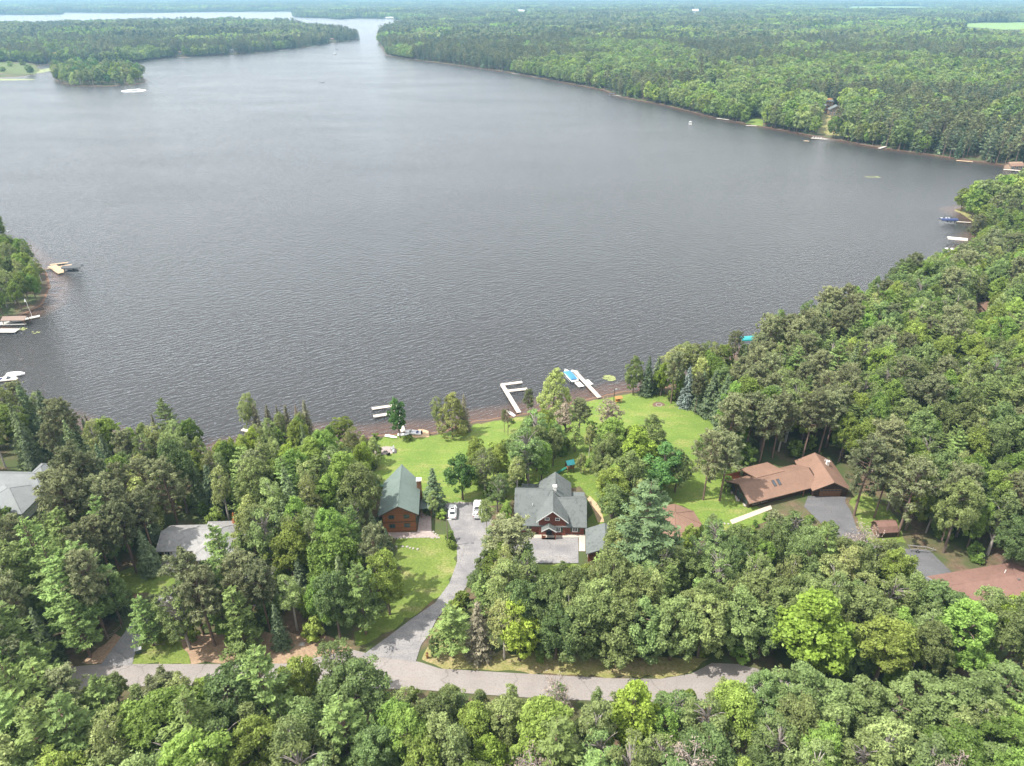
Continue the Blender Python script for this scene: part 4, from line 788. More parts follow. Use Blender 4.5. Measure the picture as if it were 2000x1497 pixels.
# ------------------------------------------------------------------ vehicles
def wheels(v, xs_, y, r=.34):
    for xx in xs_:
        for s in (-1, 1):
            w = MB().tube([(xx, s * (y - .2), r), (xx, s * y, r)], [r, r], 16).build('wheel', 'rubber', v)
            MB().tube([(xx, s * (y - .05), r), (xx, s * (y + .015), r)], [r * .6, r * .6], 12).build('rim', 'chrome', w)
def loft(secs, name, mat, parent, sm=True):
    n = len(secs[0]); mb = MB(); mb.add([p for s in secs for p in s], [(i * n + j, i * n + (j + 1) % n, (i + 1) * n + (j + 1) % n, (i + 1) * n + j) for i in range(len(secs) - 1) for j in range(n)] + [tuple(range(n)), tuple((len(secs) - 1) * n + j for j in range(n))[::-1]])
    return mb.build(name, mat, parent, sm)
def ring(x, w, z0, z1, r=.16):
    return [(x, -w + r * .4, z0), (x, -w, z0 + r), (x, -w, z1 - r), (x, -w + r, z1), (x, w - r, z1), (x, w, z1 - r), (x, w, z0 + r), (x, w - r * .4, z0)]
cx_, cy_, cz_ = ground_at(884, 1004); car = thing('white_sedan', (cx_, cy_, cz_ + .12), R(93), 'white sedan with sunroof parked at the head of the driveway', 'car')
loft([ring(-2.35, .72, .4, .85), ring(-2.2, .86, .25, .98), ring(-1.2, .92, .22, 1.0), ring(.9, .92, .22, .98), ring(1.7, .88, .24, .9), ring(2.25, .78, .3, .75), ring(2.38, .6, .38, .62)], 'body', 'white_gloss', car)
loft([ring(-1.75, .68, .9, 1.0, .05), ring(-1.1, .66, .9, 1.38, .14), ring(-.3, .68, .9, 1.47, .14), ring(.45, .66, .9, 1.38, .14), ring(1.15, .7, .88, .97, .05)], 'cabin', 'white_gloss', car)
for nm, xa, za, xb, zb, w in (('rear_window', -1.68, 1.03, -1.12, 1.39, .56), ('windshield', .52, 1.38, 1.1, 1.0, .58), ('sunroof', -.35, 1.485, .2, 1.455, .42)):
    MB().add([(xa, -w, za + .015), (xb, -w * .95, zb + .015), (xb, w * .95, zb + .015), (xa, w, za + .015), (xa, -w, za - .03), (xb, -w * .95, zb - .03), (xb, w * .95, zb - .03), (xa, w, za - .03)], [(0, 1, 2, 3), (7, 6, 5, 4), (0, 4, 5, 1), (1, 5, 6, 2), (2, 6, 7, 3), (3, 7, 4, 0)]).build(nm, 'dark_glass', car)
for s in (-1, 1):
    MB().prism([(-1.3, 1.02), (.85, 1.02), (.4, 1.33), (-.95, 1.33)], s * .69 - .012, s * .69 + .012).build('side_window', 'dark_glass', car)
    box('tail_light', 'red_lamp', car, -2.34, -2.2, s * .68 - .14, s * .68 + .14, .72, .86); box('headlight', 'chrome', car, 2.12, 2.28, s * .6 - .14, s * .6 + .14, .6, .72); box('mirror', 'white_gloss', car, .62, .78, s * .95 - .08, s * .95 + .08, 1.0, 1.12)
wheels(car, (-1.45, 1.45), .92)
cx_, cy_, cz_ = ground_at(933, 1000); pk = thing('white_pickup', (cx_, cy_, cz_ + .12), R(91), 'white pickup truck with loaded bed parked under trees on the driveway', 'pickup truck')
loft([ring(-.45, .95, .4, 1.1), ring(.9, .97, .4, 1.12), ring(1.2, .96, .4, 1.15), ring(2.5, .93, .42, 1.08), ring(2.85, .85, .5, .98)], 'body', 'white_gloss', pk)
loft([ring(-.55, .78, 1.05, 1.8, .1), ring(-.4, .8, 1.05, 1.86, .12), ring(.6, .8, 1.05, 1.86, .12), ring(1.35, .84, 1.05, 1.16, .04)], 'cabin', 'white_gloss', pk)
MB().add([(.66, -.7, 1.84), (1.3, -.74, 1.2), (1.3, .74, 1.2), (.66, .7, 1.84), (.62, -.7, 1.8), (1.26, -.74, 1.16), (1.26, .74, 1.16), (.62, .7, 1.8)], [(0, 1, 2, 3), (7, 6, 5, 4), (0, 4, 5, 1), (1, 5, 6, 2), (2, 6, 7, 3), (3, 7, 4, 0)]).build('windshield', 'dark_glass', pk)
for s in (-1, 1): box('bed_side', 'white_gloss', pk, -2.8, -.5, s * .9 - .06, s * .9 + .06, .55, 1.15); MB().prism([(-.35, 1.2), (1.05, 1.2), (.6, 1.72), (-.35, 1.72)], s * .81 - .012, s * .81 + .012).build('side_window', 'dark_glass', pk); box('tail_light', 'red_lamp', pk, -2.88, -2.8, s * .85 - .08, s * .85 + .08, .75, 1.05)
box('bed_floor', 'grey_paint', pk, -2.8, -.5, -.85, .85, .55, .65); box('tailgate', 'white_gloss', pk, -2.87, -2.78, -.84, .84, .55, 1.1); box('bumper', 'chrome', pk, -3.0, -2.86, -.85, .85, .42, .58); box('rear_window', 'dark_glass', pk, -.6, -.55, -.6, .6, 1.25, 1.65)
wheels(pk, (-1.75, 1.75), .96, .38)
for k, (xx, yy, sz, mt) in enumerate(((-2.2, -.35, .35, 'canvas_brown'), (-1.6, .3, .4, 'white_paint'), (-1.2, -.4, .3, 'ash'), (-2.3, .4, .28, 'grey_paint'))):
    q = pk.matrix_basis @ Vector((xx, yy, .66)); a_ = R(91)
    o = MB().box(-sz, sz, -sz * .8, sz * .8, 0, sz * 1.1).build('cargo_box', mt, None, bevel=.04); o.location = q; o.rotation_euler = (0, 0, a_ + k)
    tag(o, ('brown canvas bundle', 'white crate', 'dark grey sack', 'grey crate')[k] + ' lying in the bed of the white pickup', 'cargo')
x, y, z = ground_at(854, 998); cg = thing('covered_cart', (x, y, z), R(20), 'dark blue covered cart beside the driveway bushes', 'cart'); MB().dome(-.9, .9, -.6, .6, .25, .95).build('cover', 'blue_car', cg, True); wheels(cg, (-.55, .55), .55, .22)
# trailer frame across the dark drive
x, y, z = ground_at(1798, 1076); bt = thing('boat_trailer', (x, y, z + .1), R(-8), 'empty galvanised boat trailer standing on the dark shaded drive', 'trailer')
for s in (-1, 1): MB().tube([(-2.4, s * .7, .5), (1.0, s * .7, .5), (2.9, 0, .45)], [.05, .05, .05], 6).build('rail', 'steel', bt)
for xx in (-2.2, -.6, .9): box('cross_bar', 'steel', bt, xx - .05, xx + .05, -.8, .8, .42, .5)
box('bunk', 'weathered_timber', bt, -2.2, .9, -.45, -.33, .55, .65); box('bunk', 'weathered_timber', bt, -2.2, .9, .33, .45, .55, .65); wheels(bt, (-1.0,), .98, .32); MB().tube([(2.2, 0, .4), (2.2, 0, 1.1)], [.05, .05], 6).build('winch_post', 'steel', bt)

# ------------------------------------------------------------------ yard things
x, y, z = ground_at(753, 884)
mb = MB(); mb.add([(2.75 * math.cos(i * .2618), 2.5 * math.sin(i * .2618), .0) for i in range(24)] + [(2.75 * math.cos(i * .2618), 2.5 * math.sin(i * .2618), .14) for i in range(24)], [tuple(range(24, 48))] + [(i, (i + 1) % 24, 24 + (i + 1) % 24, 24 + i) for i in range(24)])
ft = thing('fire_pit_patio', (x, y, z), 0, 'round paved patio set in the lawn near the lake', 'patio'); mb.build('paving', 'paver', ft)
for k in range(30):
    s = bpy.data.objects.new('stone', STONES[4 + k % 4]); COL.objects.link(s); s.parent = ft; s.location = (2.8 * math.cos(k * .2094), 2.55 * math.sin(k * .2094), .08); s.scale = (.32, .32, .24); s.rotation_euler = (0, 0, k)
fpz = z + .14; fr_ = thing('fire_ring', (x, y, fpz), 0, 'small stone fire ring in the middle of the round patio', 'fire pit')
for k in range(12):
    s = bpy.data.objects.new('stone', STONES[k % 4]); COL.objects.link(s); s.parent = fr_; s.location = (.5 * math.cos(k * .5236), .5 * math.sin(k * .5236), .12); s.scale = (.28, .26, .3); s.rotation_euler = (0, 0, k)
MB().tube([(0, 0, 0), (0, 0, .08)], [.42, .42], 12).build('ashes', 'ash', fr_)
for k, (a_, mt, lb) in enumerate(((150, 'grey_paint', 'grey armchair at the lake side of the fire ring'), (205, 'black', 'black armchair backing the yellow-green tree by the fire ring'), (240, 'black', 'black armchair on the house side of the fire ring'), (300, 'black', 'lone black armchair facing the lake across the fire ring'), (35, 'grey_paint', 'grey armchair beside the lakeward bench'))):
    patio_chair(x + 1.85 * math.cos(R(a_)), y + 1.7 * math.sin(R(a_)), fpz, R(a_ - 90), mt, lb, None)
bn = thing('garden_bench', (x + 2.0, y + .05, fpz), R(-80), 'wide grey bench on the round patio by the fire ring', 'bench')
box('seat', 'grey_paint', bn, -.8, .8, -.25, .25, .38, .44); box('backrest', 'grey_paint', bn, -.8, .8, .25, .31, .44, .95)
for s in (-1, 1): box('leg', 'grey_paint', bn, s * .72 - .05, s * .72 + .05, -.2, .25, 0, .38); box('armrest', 'grey_paint', bn, s * .78 - .05, s * .78 + .05, -.25, .3, .6, .65)
x, y, z = ground_at(1287, 792); f2 = thing('lawn_fire_ring', (x, y, z), 0, 'bare earth fire ring out on the open lawn', 'fire pit')
MB().tube([(0, 0, 0), (0, 0, .1)], [1.8, 1.75], 20).build('bare_earth', 'mulch', f2)
for k in range(14):
    s = bpy.data.objects.new('stone', STONES[k % 8]); COL.objects.link(s); s.parent = f2; s.location = (.8 * math.cos(k * .449), .8 * math.sin(k * .449), .16); s.scale = (.34, .3, .3); s.rotation_euler = (0, 0, k)
x, y, z = ground_at(1207, 787); sw = thing('swing_seat', (x, y, z), R(15), 'orange timber canopy swing seat on the lawn by the lake', 'swing seat')
for s in (-1, 1):
    for q in (-.6, .6): MB().tube([(s * .9, q, 0), (s * .85, 0, 1.9)], [.06, .05], 6).build('leg', 'orange_timber', sw)
MB().prism([(-.8, 1.75), (0, 2.1), (.8, 1.75), (.8, 1.68), (0, 2.0), (-.8, 1.68)], -1.05, 1.05, 'x').build('canopy', 'orange_timber', sw); box('seat', 'orange_timber', sw, -.7, .7, -.25, .25, .5, .57); box('backrest', 'orange_timber', sw, -.7, .7, .22, .28, .57, 1.05)
def lamp(px, py, h, label, mat='weathered_timber', arm=.6):
    x, y, z = ground_at(px, py); l = thing('lamp_post', (x, y, z - .1), R(-5), label, 'lamp post'); MB().tube([(0, 0, 0), (0, 0, h)], [.12, .09], 8).build('pole', mat, l)
    MB().tube([(0, 0, h - .15), (arm, 0, h + .1)], [.04, .04], 6).build('arm', 'steel', l); MB().dome(arm - .1, arm + .45, -.16, .16, h + .05, .12, 4, 4).build('lamp_head', 'grey_paint', l); box('lens', 'white_paint', l, arm, arm + .35, -.1, .1, h - .03, h + .05)
lamp(875, 1068, 7.2, 'tall timber yard light standing at the driveway edge'); lamp(1198.5, 786, 4.4, 'slim dark lamp post at the lakeside lawn', 'trim_brown', .3)
def playset(px, py, rz, label):
    x, y, z = ground_at(px, py); p = thing('playset', (x, y, z), rz, label, 'playset')
    for sx_ in (-.75, .75):
        for sy_ in (-.75, .75): box('post', 'timber', p, sx_ - .06, sx_ + .06, sy_ - .06, sy_ + .06, 0, 2.6)
    box('platform', 'timber', p, -.8, .8, -.8, .8, 1.2, 1.3); box('panel', 'timber', p, -.8, .8, -.82, -.76, 1.3, 1.9); box('panel', 'timber', p, -.8, .8, .76, .82, 1.3, 1.9)
    MB().prism([(-1.0, 2.5), (0, 3.3), (1.0, 2.5), (.9, 2.5), (0, 3.2), (-.9, 2.5)], -1.0, 1.0, 'x').build('canopy', 'teal', p)
    MB().prism([(-.8, 1.3), (-3.4, .15), (-3.8, .12), (-3.8, .2), (-3.4, .26), (-.8, 1.42)], -.3, .3).build('slide', 'slide_green', p)
    b_ = MB().tube([(.8, 0, 2.3), (3.6, 0, 2.3)], [.07, .07], 6).build('swing_beam', 'timber', p)
    for s in (-1, 1): MB().tube([(3.6, s * .9, 0), (3.6, 0, 2.35)], [.06, .06], 6).build('swing_leg', 'timber', p)
    for xx in (1.6, 2.6):
        s = box('swing', 'slide_green', p, xx - .22, xx + .22, -.1, .1, .5, .54)
        for q in (-.2, .2): MB().tube([(xx + q, 0, .54), (xx + q, 0, 2.3)], [.015, .015], 4).build('chain', 'steel', s)
    return p
playset(1112, 921, R(20), 'timber playset with teal canopy and green slide behind the red house'); playset(731, 957, R(190), 'timber playset with teal canopy in the shade beside the log house')
x, y, z = ground_at(272, 1276); bi = thing('wheeled_bin', (x, y, z + .05), R(25), 'dark lidded bin on the grass at the drive mouth', 'bin')
MB().add([(-.4, -.3, .08), (.4, -.3, .08), (.4, .3, .08), (-.4, .3, .08), (-.55, -.4, 1.0), (.55, -.4, 1.0), (.55, .4, 1.0), (-.55, .4, 1.0)], [(3, 2, 1, 0), (4, 5, 6, 7), (0, 1, 5, 4), (1, 2, 6, 5), (2, 3, 7, 6), (3, 0, 4, 7)]).build('body', 'bin_green', bi); box('lid', 'grey_paint', bi, -.58, .58, -.43, .43, 1.0, 1.08)
for s in (-1, 1): MB().tube([(s * .35, .36, .12), (s * .45, .36, .12)], [.12, .12], 10).build('wheel', 'rubber', bi)
x, y, z = ground_at(835, 1286); mk = thing('carved_post', (x, y, z), 0, 'short brown carved post on the verge by the driveway mouth', 'post'); MB().tube([(0, 0, -.1), (0, 0, .5), (0, 0, .9), (0, 0, 1.25), (0, 0, 1.5)], [.22, .2, .15, .2, .1], 10).build('post', 'timber', mk); box('plaque', 'orange_timber', mk, -.22, .22, -.24, -.18, .75, 1.15)
x, y, z = ground_at(215, 1250); fe = thing('split_rail_fence', (x, y, z), 0, 'broken split-rail fence beside the shaded west drive', 'fence')
pts = [ground_at(*p) for p in ((195, 1246), (212, 1249), (225, 1240), (238, 1228))]
for i, p in enumerate(pts):
    lo = (p[0] - x, p[1] - y, p[2] - z); MB().tube([(lo[0], lo[1], -.2), (lo[0], lo[1], 1.1)], [.09, .08], 6).build('post', 'weathered_timber', fe)
    if i:
        pl = (pts[i - 1][0] - x, pts[i - 1][1] - y, pts[i - 1][2] - z)
        for h_ in (.45, .85): MB().tube([(pl[0], pl[1], pl[2] + h_), (lo[0], lo[1], lo[2] + h_ - (.3 if i == 2 else 0))], [.06, .05], 5).build('rail', 'weathered_timber', fe)
x, y, z = ground_at(590, 1259); tag(MB().dome(-.5, .5, -.4, .4, -.05, .35, 5, 5).build('pale_boulder', 'pale_stone', None, True), 'single pale boulder on the bare dirt verge', 'stone').location = (x, y, z + .05)

# ------------------------------------------------------------------ trees: leaf-sized faces gathered in clumps on limbs
def unit(v): return v / (np.linalg.norm(v, axis=-1, keepdims=True) + 1e-9)
class Leaves:
    def __init__(s): s.C = []; s.U = []; s.W = []; s.T = []
    def add(s, c, n, size, rg, along=None, aspect=.62, tint=None):
        """rhombic leaf faces at c with normals n; along: preferred long axis"""
        n = unit(n); k = len(c)
        a = along if along is not None else rg.normal(size=(k, 3))
        a = unit(a - n * (a * n).sum(1, keepdims=True)); w = np.cross(n, a); size = np.broadcast_to(size, (k,))
        s.C.append(c); s.U.append(a * size[:, None]); s.W.append(w * (size * aspect)[:, None]); s.T.append(np.clip(tint if tint is not None else rg.random(k), 0, 1))
    def build(s, name, mat):
        C, U, W, T = (np.concatenate(q) for q in (s.C, s.U, s.W, s.T)); n = len(C)
        V = np.stack([C - U, C - W, C + U, C + W], 1).reshape(-1, 3)
        return raw_mesh(name, V, np.arange(4 * n).reshape(n, 4), [mat], T)
def raw_mesh(name, V, Q, mats, tint=None, mi=None):
    me = bpy.data.meshes.new(name); me.vertices.add(len(V)); me.vertices.foreach_set('co', V.astype(np.float32).ravel())
    me.loops.add(Q.size); me.loops.foreach_set('vertex_index', Q.astype(np.int32).ravel()); me.polygons.add(len(Q)); me.polygons.foreach_set('loop_start', np.arange(0, Q.size, 4, dtype=np.int32))
    for m_ in mats: me.materials.append(MATS[m_])
    if mi is not None: me.polygons.foreach_set('material_index', mi.astype(np.int32))
    if tint is not None: me.attributes.new('tint', 'FLOAT', 'FACE').data.foreach_set('value', tint.astype(np.float32))
    me.update(calc_edges=True); return me
def trunk_mesh(tubes, mat, n=6):
    V = []; Q = []
    for pts, rad in tubes:
        pts = np.asarray(pts, float); b = sum(len(v) for v in V); k = len(pts); vv = []
        for i in range(k):
            d = unit(pts[min(i + 1, k - 1)] - pts[max(i - 1, 0)]); u = unit(np.cross(d, (.3, .9, .1))); w = np.cross(d, u); a = np.arange(n) * 2 * math.pi / n
            vv.append(pts[i] + rad[i] * (np.cos(a)[:, None] * u + np.sin(a)[:, None] * w))
        V.append(np.concatenate(vv))
        for i in range(k - 1):
            for j in range(n): Q.append((b + i * n + j, b + i * n + (j + 1) % n, b + (i + 1) * n + (j + 1) % n, b + (i + 1) * n + j))
    return raw_mesh('trunk', np.concatenate(V), np.array(Q), [mat])
def bow(a, b, lift, k=4):
    a, b = np.asarray(a, float), np.asarray(b, float); t_ = np.linspace(0, 1, k)[:, None]; p = a * (1 - t_) + b * t_; p[:, 2] += lift * np.sin(np.pi * t_[:, 0]); return p
def broadleaf(seed, H, Rr, leafm, barkm='bark', nl=64, ml=105, leaf=.3, base=.25, cone=0.0, ragged=.25, sparse=0.0, limbs=14, lobe=(.2, .36), lod=False):
    rg = np.random.default_rng(seed); L = Leaves(); tubes = []; zc = H * (1 + base) / 2; hz = H * (1 - base) / 2
    lean = rg.normal(size=2) * .03 * H
    tubes.append(([(0, 0, -.6), (lean[0] * .2, lean[1] * .2, H * .3), (lean[0] * .6, lean[1] * .6, H * .6), (lean[0], lean[1], H * .88)], [.021 * H, .016 * H, .01 * H, .003 * H]))
    ph = rg.random(6) * 6.28; cs = []
    subs = [(np.array([0, 0, zc]), Rr, hz)]
    if not cone and not lod:      # several leaders, each carrying its own part of the crown
        subs = [(np.array([rg.normal() * .08 * Rr, rg.normal() * .08 * Rr, zc + hz * .3]), Rr * rg.uniform(.55, .72), hz * .72)]; a0 = rg.random() * 6.28; ns = int(rg.integers(4, 7))
        for q in range(ns):
            a_ = a0 + q * 6.283 / ns + rg.normal() * .3; r_ = Rr * rg.uniform(.4, .62); subs.append((np.array([r_ * math.cos(a_), r_ * math.sin(a_), zc + hz * rg.uniform(-.45, .3)]), Rr * rg.uniform(.36, .55), hz * rg.uniform(.36, .62)))
    area = np.array([q[1] * q[2] for q in subs]); area = area / area.sum()
    for i in range(nl):
        k_ = int(rg.choice(len(subs), p=area)) if len(subs) > 1 else 0; sc_, sr, sh_ = subs[k_]
        for _try in range(6):
            z = (1 - 2 * ((i + rg.random()) / nl) * .93) if len(subs) == 1 else rg.uniform(-.8, 1); az = i * 2.39996 + rg.normal() * .35
            rr = math.sqrt(max(0, 1 - z * z)); wob = 1 + ragged * (math.sin(2 * az + ph[0]) * .5 + math.sin(3 * az + ph[1] + 2 * z) * .4 + math.sin(5 * z + ph[2]) * .35) + rg.normal() * ragged * .3
            k = rg.uniform(.66, 1.0) * wob
            rad = sr * k * (rr * (1 - cone) + cone * rr ** .7 * (1 - (z + 1) / 2) ** .75 * 1.45)
            c = sc_ + np.array([rad * math.cos(az) + lean[0] * (z + 1) / 2, rad * math.sin(az) + lean[1] * (z + 1) / 2, sh_ * z * (.85 + .25 * rg.random())])
            if all(q is subs[k_] or ((c[0] - q[0][0]) / q[1]) ** 2 + ((c[1] - q[0][1]) / q[1]) ** 2 + ((c[2] - q[0][2]) / q[2]) ** 2 > .55 for q in subs): break
        lr = Rr * rg.uniform(*lobe) * (1 - cone * .45 * (z + 1) / 2) * (1 if len(subs) == 1 else .78); cs.append((c, lr))
        if rg.random() < sparse: continue
        out = unit(c - np.array([0, 0, zc - hz * .4])); m_ = int(ml * rg.uniform(.6, 1.25)); d = unit(rg.normal(size=(m_ * 2, 3))); d = d[(d @ out) > -.25][:m_]
        tw = np.where(rg.random((len(d), 1)) < .22, rg.uniform(1.0, 1.5, (len(d), 1)), rg.uniform(.7, 1.08, (len(d), 1))); p = c + d * lr * tw * np.array([1, 1, rg.uniform(.6, 1.2)])
        nrm = d * .7 + np.array([0, 0, .5]) + rg.normal(size=d.shape) * .65
        L.add(p, nrm, leaf * rg.uniform(.55, 1.4, len(d)), rg, tint=np.clip(rg.normal(.5, .2) + rg.normal(size=len(d)) * .18, 0, 1))
    for i in rg.permutation(nl)[:limbs]:
        c, lr = cs[i]; zb = min(max(c[2] - rg.uniform(.5, 1.0) * np.hypot(c[0], c[1]) * .9, H * .2), H * .75); f = zb / (H * .88)
        tubes.append((bow((lean[0] * f, lean[1] * f, zb), c, .04 * H), [.008 * H, .006 * H, .004 * H, .0015 * H]))
    return trunk_mesh(tubes, barkm, 4 if lod else 6), L.build('crown', leafm)
def red_pine(seed, H, leafm='red_pine_leaf', nb=46, tufts=5, start=.48, lod=False, size=.34, spread=.2, twig=.35):
    rg = np.random.default_rng(seed); L = Leaves(); tubes = [([(0, 0, -.6), (rg.normal() * .1, rg.normal() * .1, H * .35), (rg.normal() * .2, rg.normal() * .2, H * .7), (0, 0, H * .97)], [.0165 * H, .0135 * H, .0085 * H, .002 * H])]
    for i in range(nb):
        t_ = (i + rg.random()) / nb; z = H * (start + (1 - start) * t_ * .97); az = i * 2.4 + rg.normal() * .4
        ln = H * spread * (math.sin(math.pi * min(1, .22 + .78 * t_)) ** .7 + .12) * rg.uniform(.65, 1.1); d = np.array([math.cos(az), math.sin(az), rg.uniform(.0, .35) + .5 * t_])
        tip = np.array([0, 0, z]) + d * ln; tubes.append((bow((0, 0, z), tip, -.03 * H * (1 - t_), 3), [.0042 * H, .003 * H, .0012 * H]))
        for k in range(tufts):
            f = 1 - .62 * (k / tufts) ** 1.1; side = rg.normal(size=3) * ln * .17 * (1.4 - f); c = np.array([0, 0, z]) + d * ln * f + side + np.array([0, 0, .12 * ln * rg.random()])
            if k and not lod: tubes.append(([np.array([0, 0, z]) + d * ln * max(.1, f - .22), c], [.0022 * H, .0009 * H]))
            m_ = 26 if not lod else 5; dd = unit(rg.normal(size=(m_, 3)) + np.array([0, 0, .5])); r = H * .024 * rg.uniform(.7, 1.3) * (1.5 if lod else 1)
            L.add(c + dd * r * rg.uniform(.5, 1.05, (m_, 1)) * np.array([1.15, 1.15, .8]), dd * .5 + rg.normal(size=dd.shape) * .6 + np.array([0, 0, .5]), size * rg.uniform(.7, 1.3, m_), rg, along=dd, aspect=.34, tint=np.clip(rg.normal(.5, .18) + rg.normal(size=m_) * .12, 0, 1))
    return trunk_mesh(tubes, 'pine_bark', 4), L.build('crown', leafm)
def white_pine(seed, H, leafm='white_pine_leaf', start=.24, lod=False, spread=.24, droop=0.0, size=.36, per=6, dense=1.0):
    rg = np.random.default_rng(seed); L = Leaves(); tubes = [([(0, 0, -.6), (0, 0, H * .3), (rg.normal() * .15, rg.normal() * .15, H * .7), (0, 0, H * .98)], [.018 * H, .0145 * H, .008 * H, .0015 * H])]
    nw = int(15 * (1 - start) / .76) if not lod else 8
    for i in range(nw):
        t_ = (i + .3 * rg.random()) / nw; z = H * (start + (1 - start) * .96 * t_); k_ = per if t_ < .8 else per - 1
        for j in range(k_):
            if rg.random() < .12: continue
            az = j * 2 * math.pi / k_ + i * 1.1 + rg.normal() * .3; ln = H * spread * ((1 - t_) ** .72 * .92 + .1) * rg.uniform(.6, 1.18)
            d = np.array([math.cos(az), math.sin(az), .16 + .4 * t_ - droop + rg.normal() * .06]); o = np.array([0, 0, z]); tubes.append((bow(o, o + d * ln * .95, -.012 * H, 3), [.0042 * H, .003 * H, .001 * H]))
            side = np.array([-math.sin(az), math.cos(az), 0]); m_ = int((46 * dense if not lod else 10) * (.45 + ln / (H * spread))); f = 1 - .72 * rg.random(m_) ** 1.25
            p = o + d * (ln * f)[:, None] + side * (rg.normal(size=m_) * ln * .17 * (1.25 - f * .7))[:, None] + np.array([0, 0, 1.0]) * (rg.random(m_) * .07 * ln + rg.normal(size=m_) * .05)[:, None]
            al = d + side * rg.normal(size=(m_, 1)) * .7 + np.array([0, 0, .35]); L.add(p, np.array([0, 0, 1.0]) + rg.normal(size=(m_, 3)) * .5 + d * .2, size * rg.uniform(.65, 1.35, m_) * (2.0 if lod else 1), rg, along=al, aspect=.36, tint=np.clip(.5 + .22 * rg.normal() + .12 * rg.normal(size=m_), 0, 1))
    return trunk_mesh(tubes, 'pine_bark' if droop == 0 else 'bark', 4), L.build('crown', leafm)
def spruce(seed, H, leafm='spruce_leaf', Rr=.2, lod=False, start=.04, size=.27, ragged=.2):
    rg = np.random.default_rng(seed); L = Leaves(); tubes = [([(0, 0, -.6), (0, 0, H * .5), (0, 0, H * .99)], [.016 * H, .01 * H, .002 * H])]
    nw = 24 if not lod else 10
    for i in range(nw):
        t_ = i / nw; z = H * (start + (1 - start) * t_); ln0 = H * Rr * ((1 - t_) ** .85 + .03); k_ = (max(5, int(13 * (1 - t_)) + 3)) if not lod else 5
        for j in range(k_):
            az = j * 2 * math.pi / k_ + i * .7 + rg.normal() * .2; ln = ln0 * rg.uniform(1 - ragged * 1.6, 1 + ragged); d = np.array([math.cos(az), math.sin(az), -.28 + .5 * t_]); side = np.array([-math.sin(az), math.cos(az), 0]); o = np.array([0, 0, z])
            if not lod and j % 2 == 0: tubes.append(([o, o + d * ln * .9], [.003 * H, .001 * H]))
            m_ = (int(6 + 17 * ln / (H * Rr)) if not lod else 5); f = 1 - .85 * rg.random(m_) ** 1.2
            p = o + d * (ln * f)[:, None] + side * (rg.normal(size=m_) * ln * .13)[:, None] + np.array([0, 0, 1.]) * (rg.normal(size=m_) * .08 - .1 * rg.random(m_))[:, None]
            L.add(p, np.array([0, 0, 1.]) + d * .5 + rg.normal(size=(m_, 3)) * .4, size * rg.uniform(.6, 1.3, m_) * (H / 12) * (2 if lod else 1), rg, along=d + side * rg.normal(size=(m_, 1)) * .5, aspect=.45, tint=np.clip(.5 + .2 * rg.normal() + .12 * rg.normal(size=m_), 0, 1))
    L.add(np.array([[0, 0, H]]), np.array([[1., .2, 0]]), np.array([.3]), rg, along=np.array([[0, 0, 1.]]), aspect=.2)
    return trunk_mesh(tubes, 'bark', 4), L.build('crown', leafm)
def bare_tree(seed, H, barkm='grey_bark', leafm='twig', nb=26, leafy=14):
    rg = np.random.default_rng(seed); L = Leaves(); tubes = [([(0, 0, -.6), (rg.normal() * .2, rg.normal() * .2, H * .4), (rg.normal() * .4, rg.normal() * .4, H * .96)], [.02 * H, .013 * H, .003 * H])]
    for i in range(nb):
        z = H * (.25 + .68 * (i + rg.random()) / nb); az = i * 2.4 + rg.normal() * .4; ln = H * .26 * (1.05 - z / H * .6) * rg.uniform(.6, 1.2); d = np.array([math.cos(az), math.sin(az), rg.uniform(.2, .8)]); o = np.array([0, 0, z]); tubes.append((bow(o, o + d * ln, .03 * H, 4), [.006 * H, .0045 * H, .003 * H, .001 * H]))
        for k in range(4):
            f = rg.uniform(.35, .95); q = o + d * ln * f; e = q + unit(d + rg.normal(size=3) * .7) * ln * .38; tubes.append(([q, e], [.0028 * H, .0009 * H]))
            m_ = leafy; L.add(e + rg.normal(size=(m_, 3)) * .32, rg.normal(size=(m_, 3)) + np.array([0, 0, .5]), .2 * rg.uniform(.6, 1.3, m_), rg, aspect=.25, tint=rg.random(m_))
    return trunk_mesh(tubes, barkm, 4), L.build('crown', leafm)

# kind: (name, variants, nominal height, crown half width / height, first green at)
KIND = {}
def reg(key, name, H, rr, base, variants): KIND[key] = (name, H, rr, base, variants)
reg('oak', 'oak_tree', 15, .3, .25, [broadleaf(i, 15, 4.4, 'oak_leaf', nl=170, ml=95, leaf=.185, ragged=.42, limbs=26, lobe=(.11, .25)) for i in range(4)] + [broadleaf(40 + i, 15, 4.0, 'oak_leaf', 'grey_bark', nl=130, ml=70, leaf=.185, ragged=.45, sparse=.25, limbs=60, lobe=(.11, .25)) for i in range(2)])
reg('bush', 'bushy_oak_tree', 13, .3, .08, [broadleaf(45 + i, 13, 4.0, 'oak_leaf', nl=170, ml=92, leaf=.185, ragged=.42, base=.04, lobe=(.11, .25)) for i in range(3)])
reg('maple', 'maple_tree', 15, .29, .22, [broadleaf(10 + i, 15, 4.2, 'maple_leaf', nl=170, ml=98, leaf=.19, ragged=.4, lobe=(.11, .25)) for i in range(4)])
reg('lime', 'bright_maple_tree', 14, .27, .15, [broadleaf(20 + i, 14, 3.7, 'lime_leaf', nl=150, ml=95, leaf=.19, ragged=.38, base=.1, lobe=(.12, .26)) for i in range(2)])
reg('dark', 'dark_maple_tree', 12, .27, .2, [broadleaf(25 + i, 12, 3.2, 'dark_leaf', nl=64, ml=140, leaf=.22, ragged=.27, base=.2) for i in range(2)])
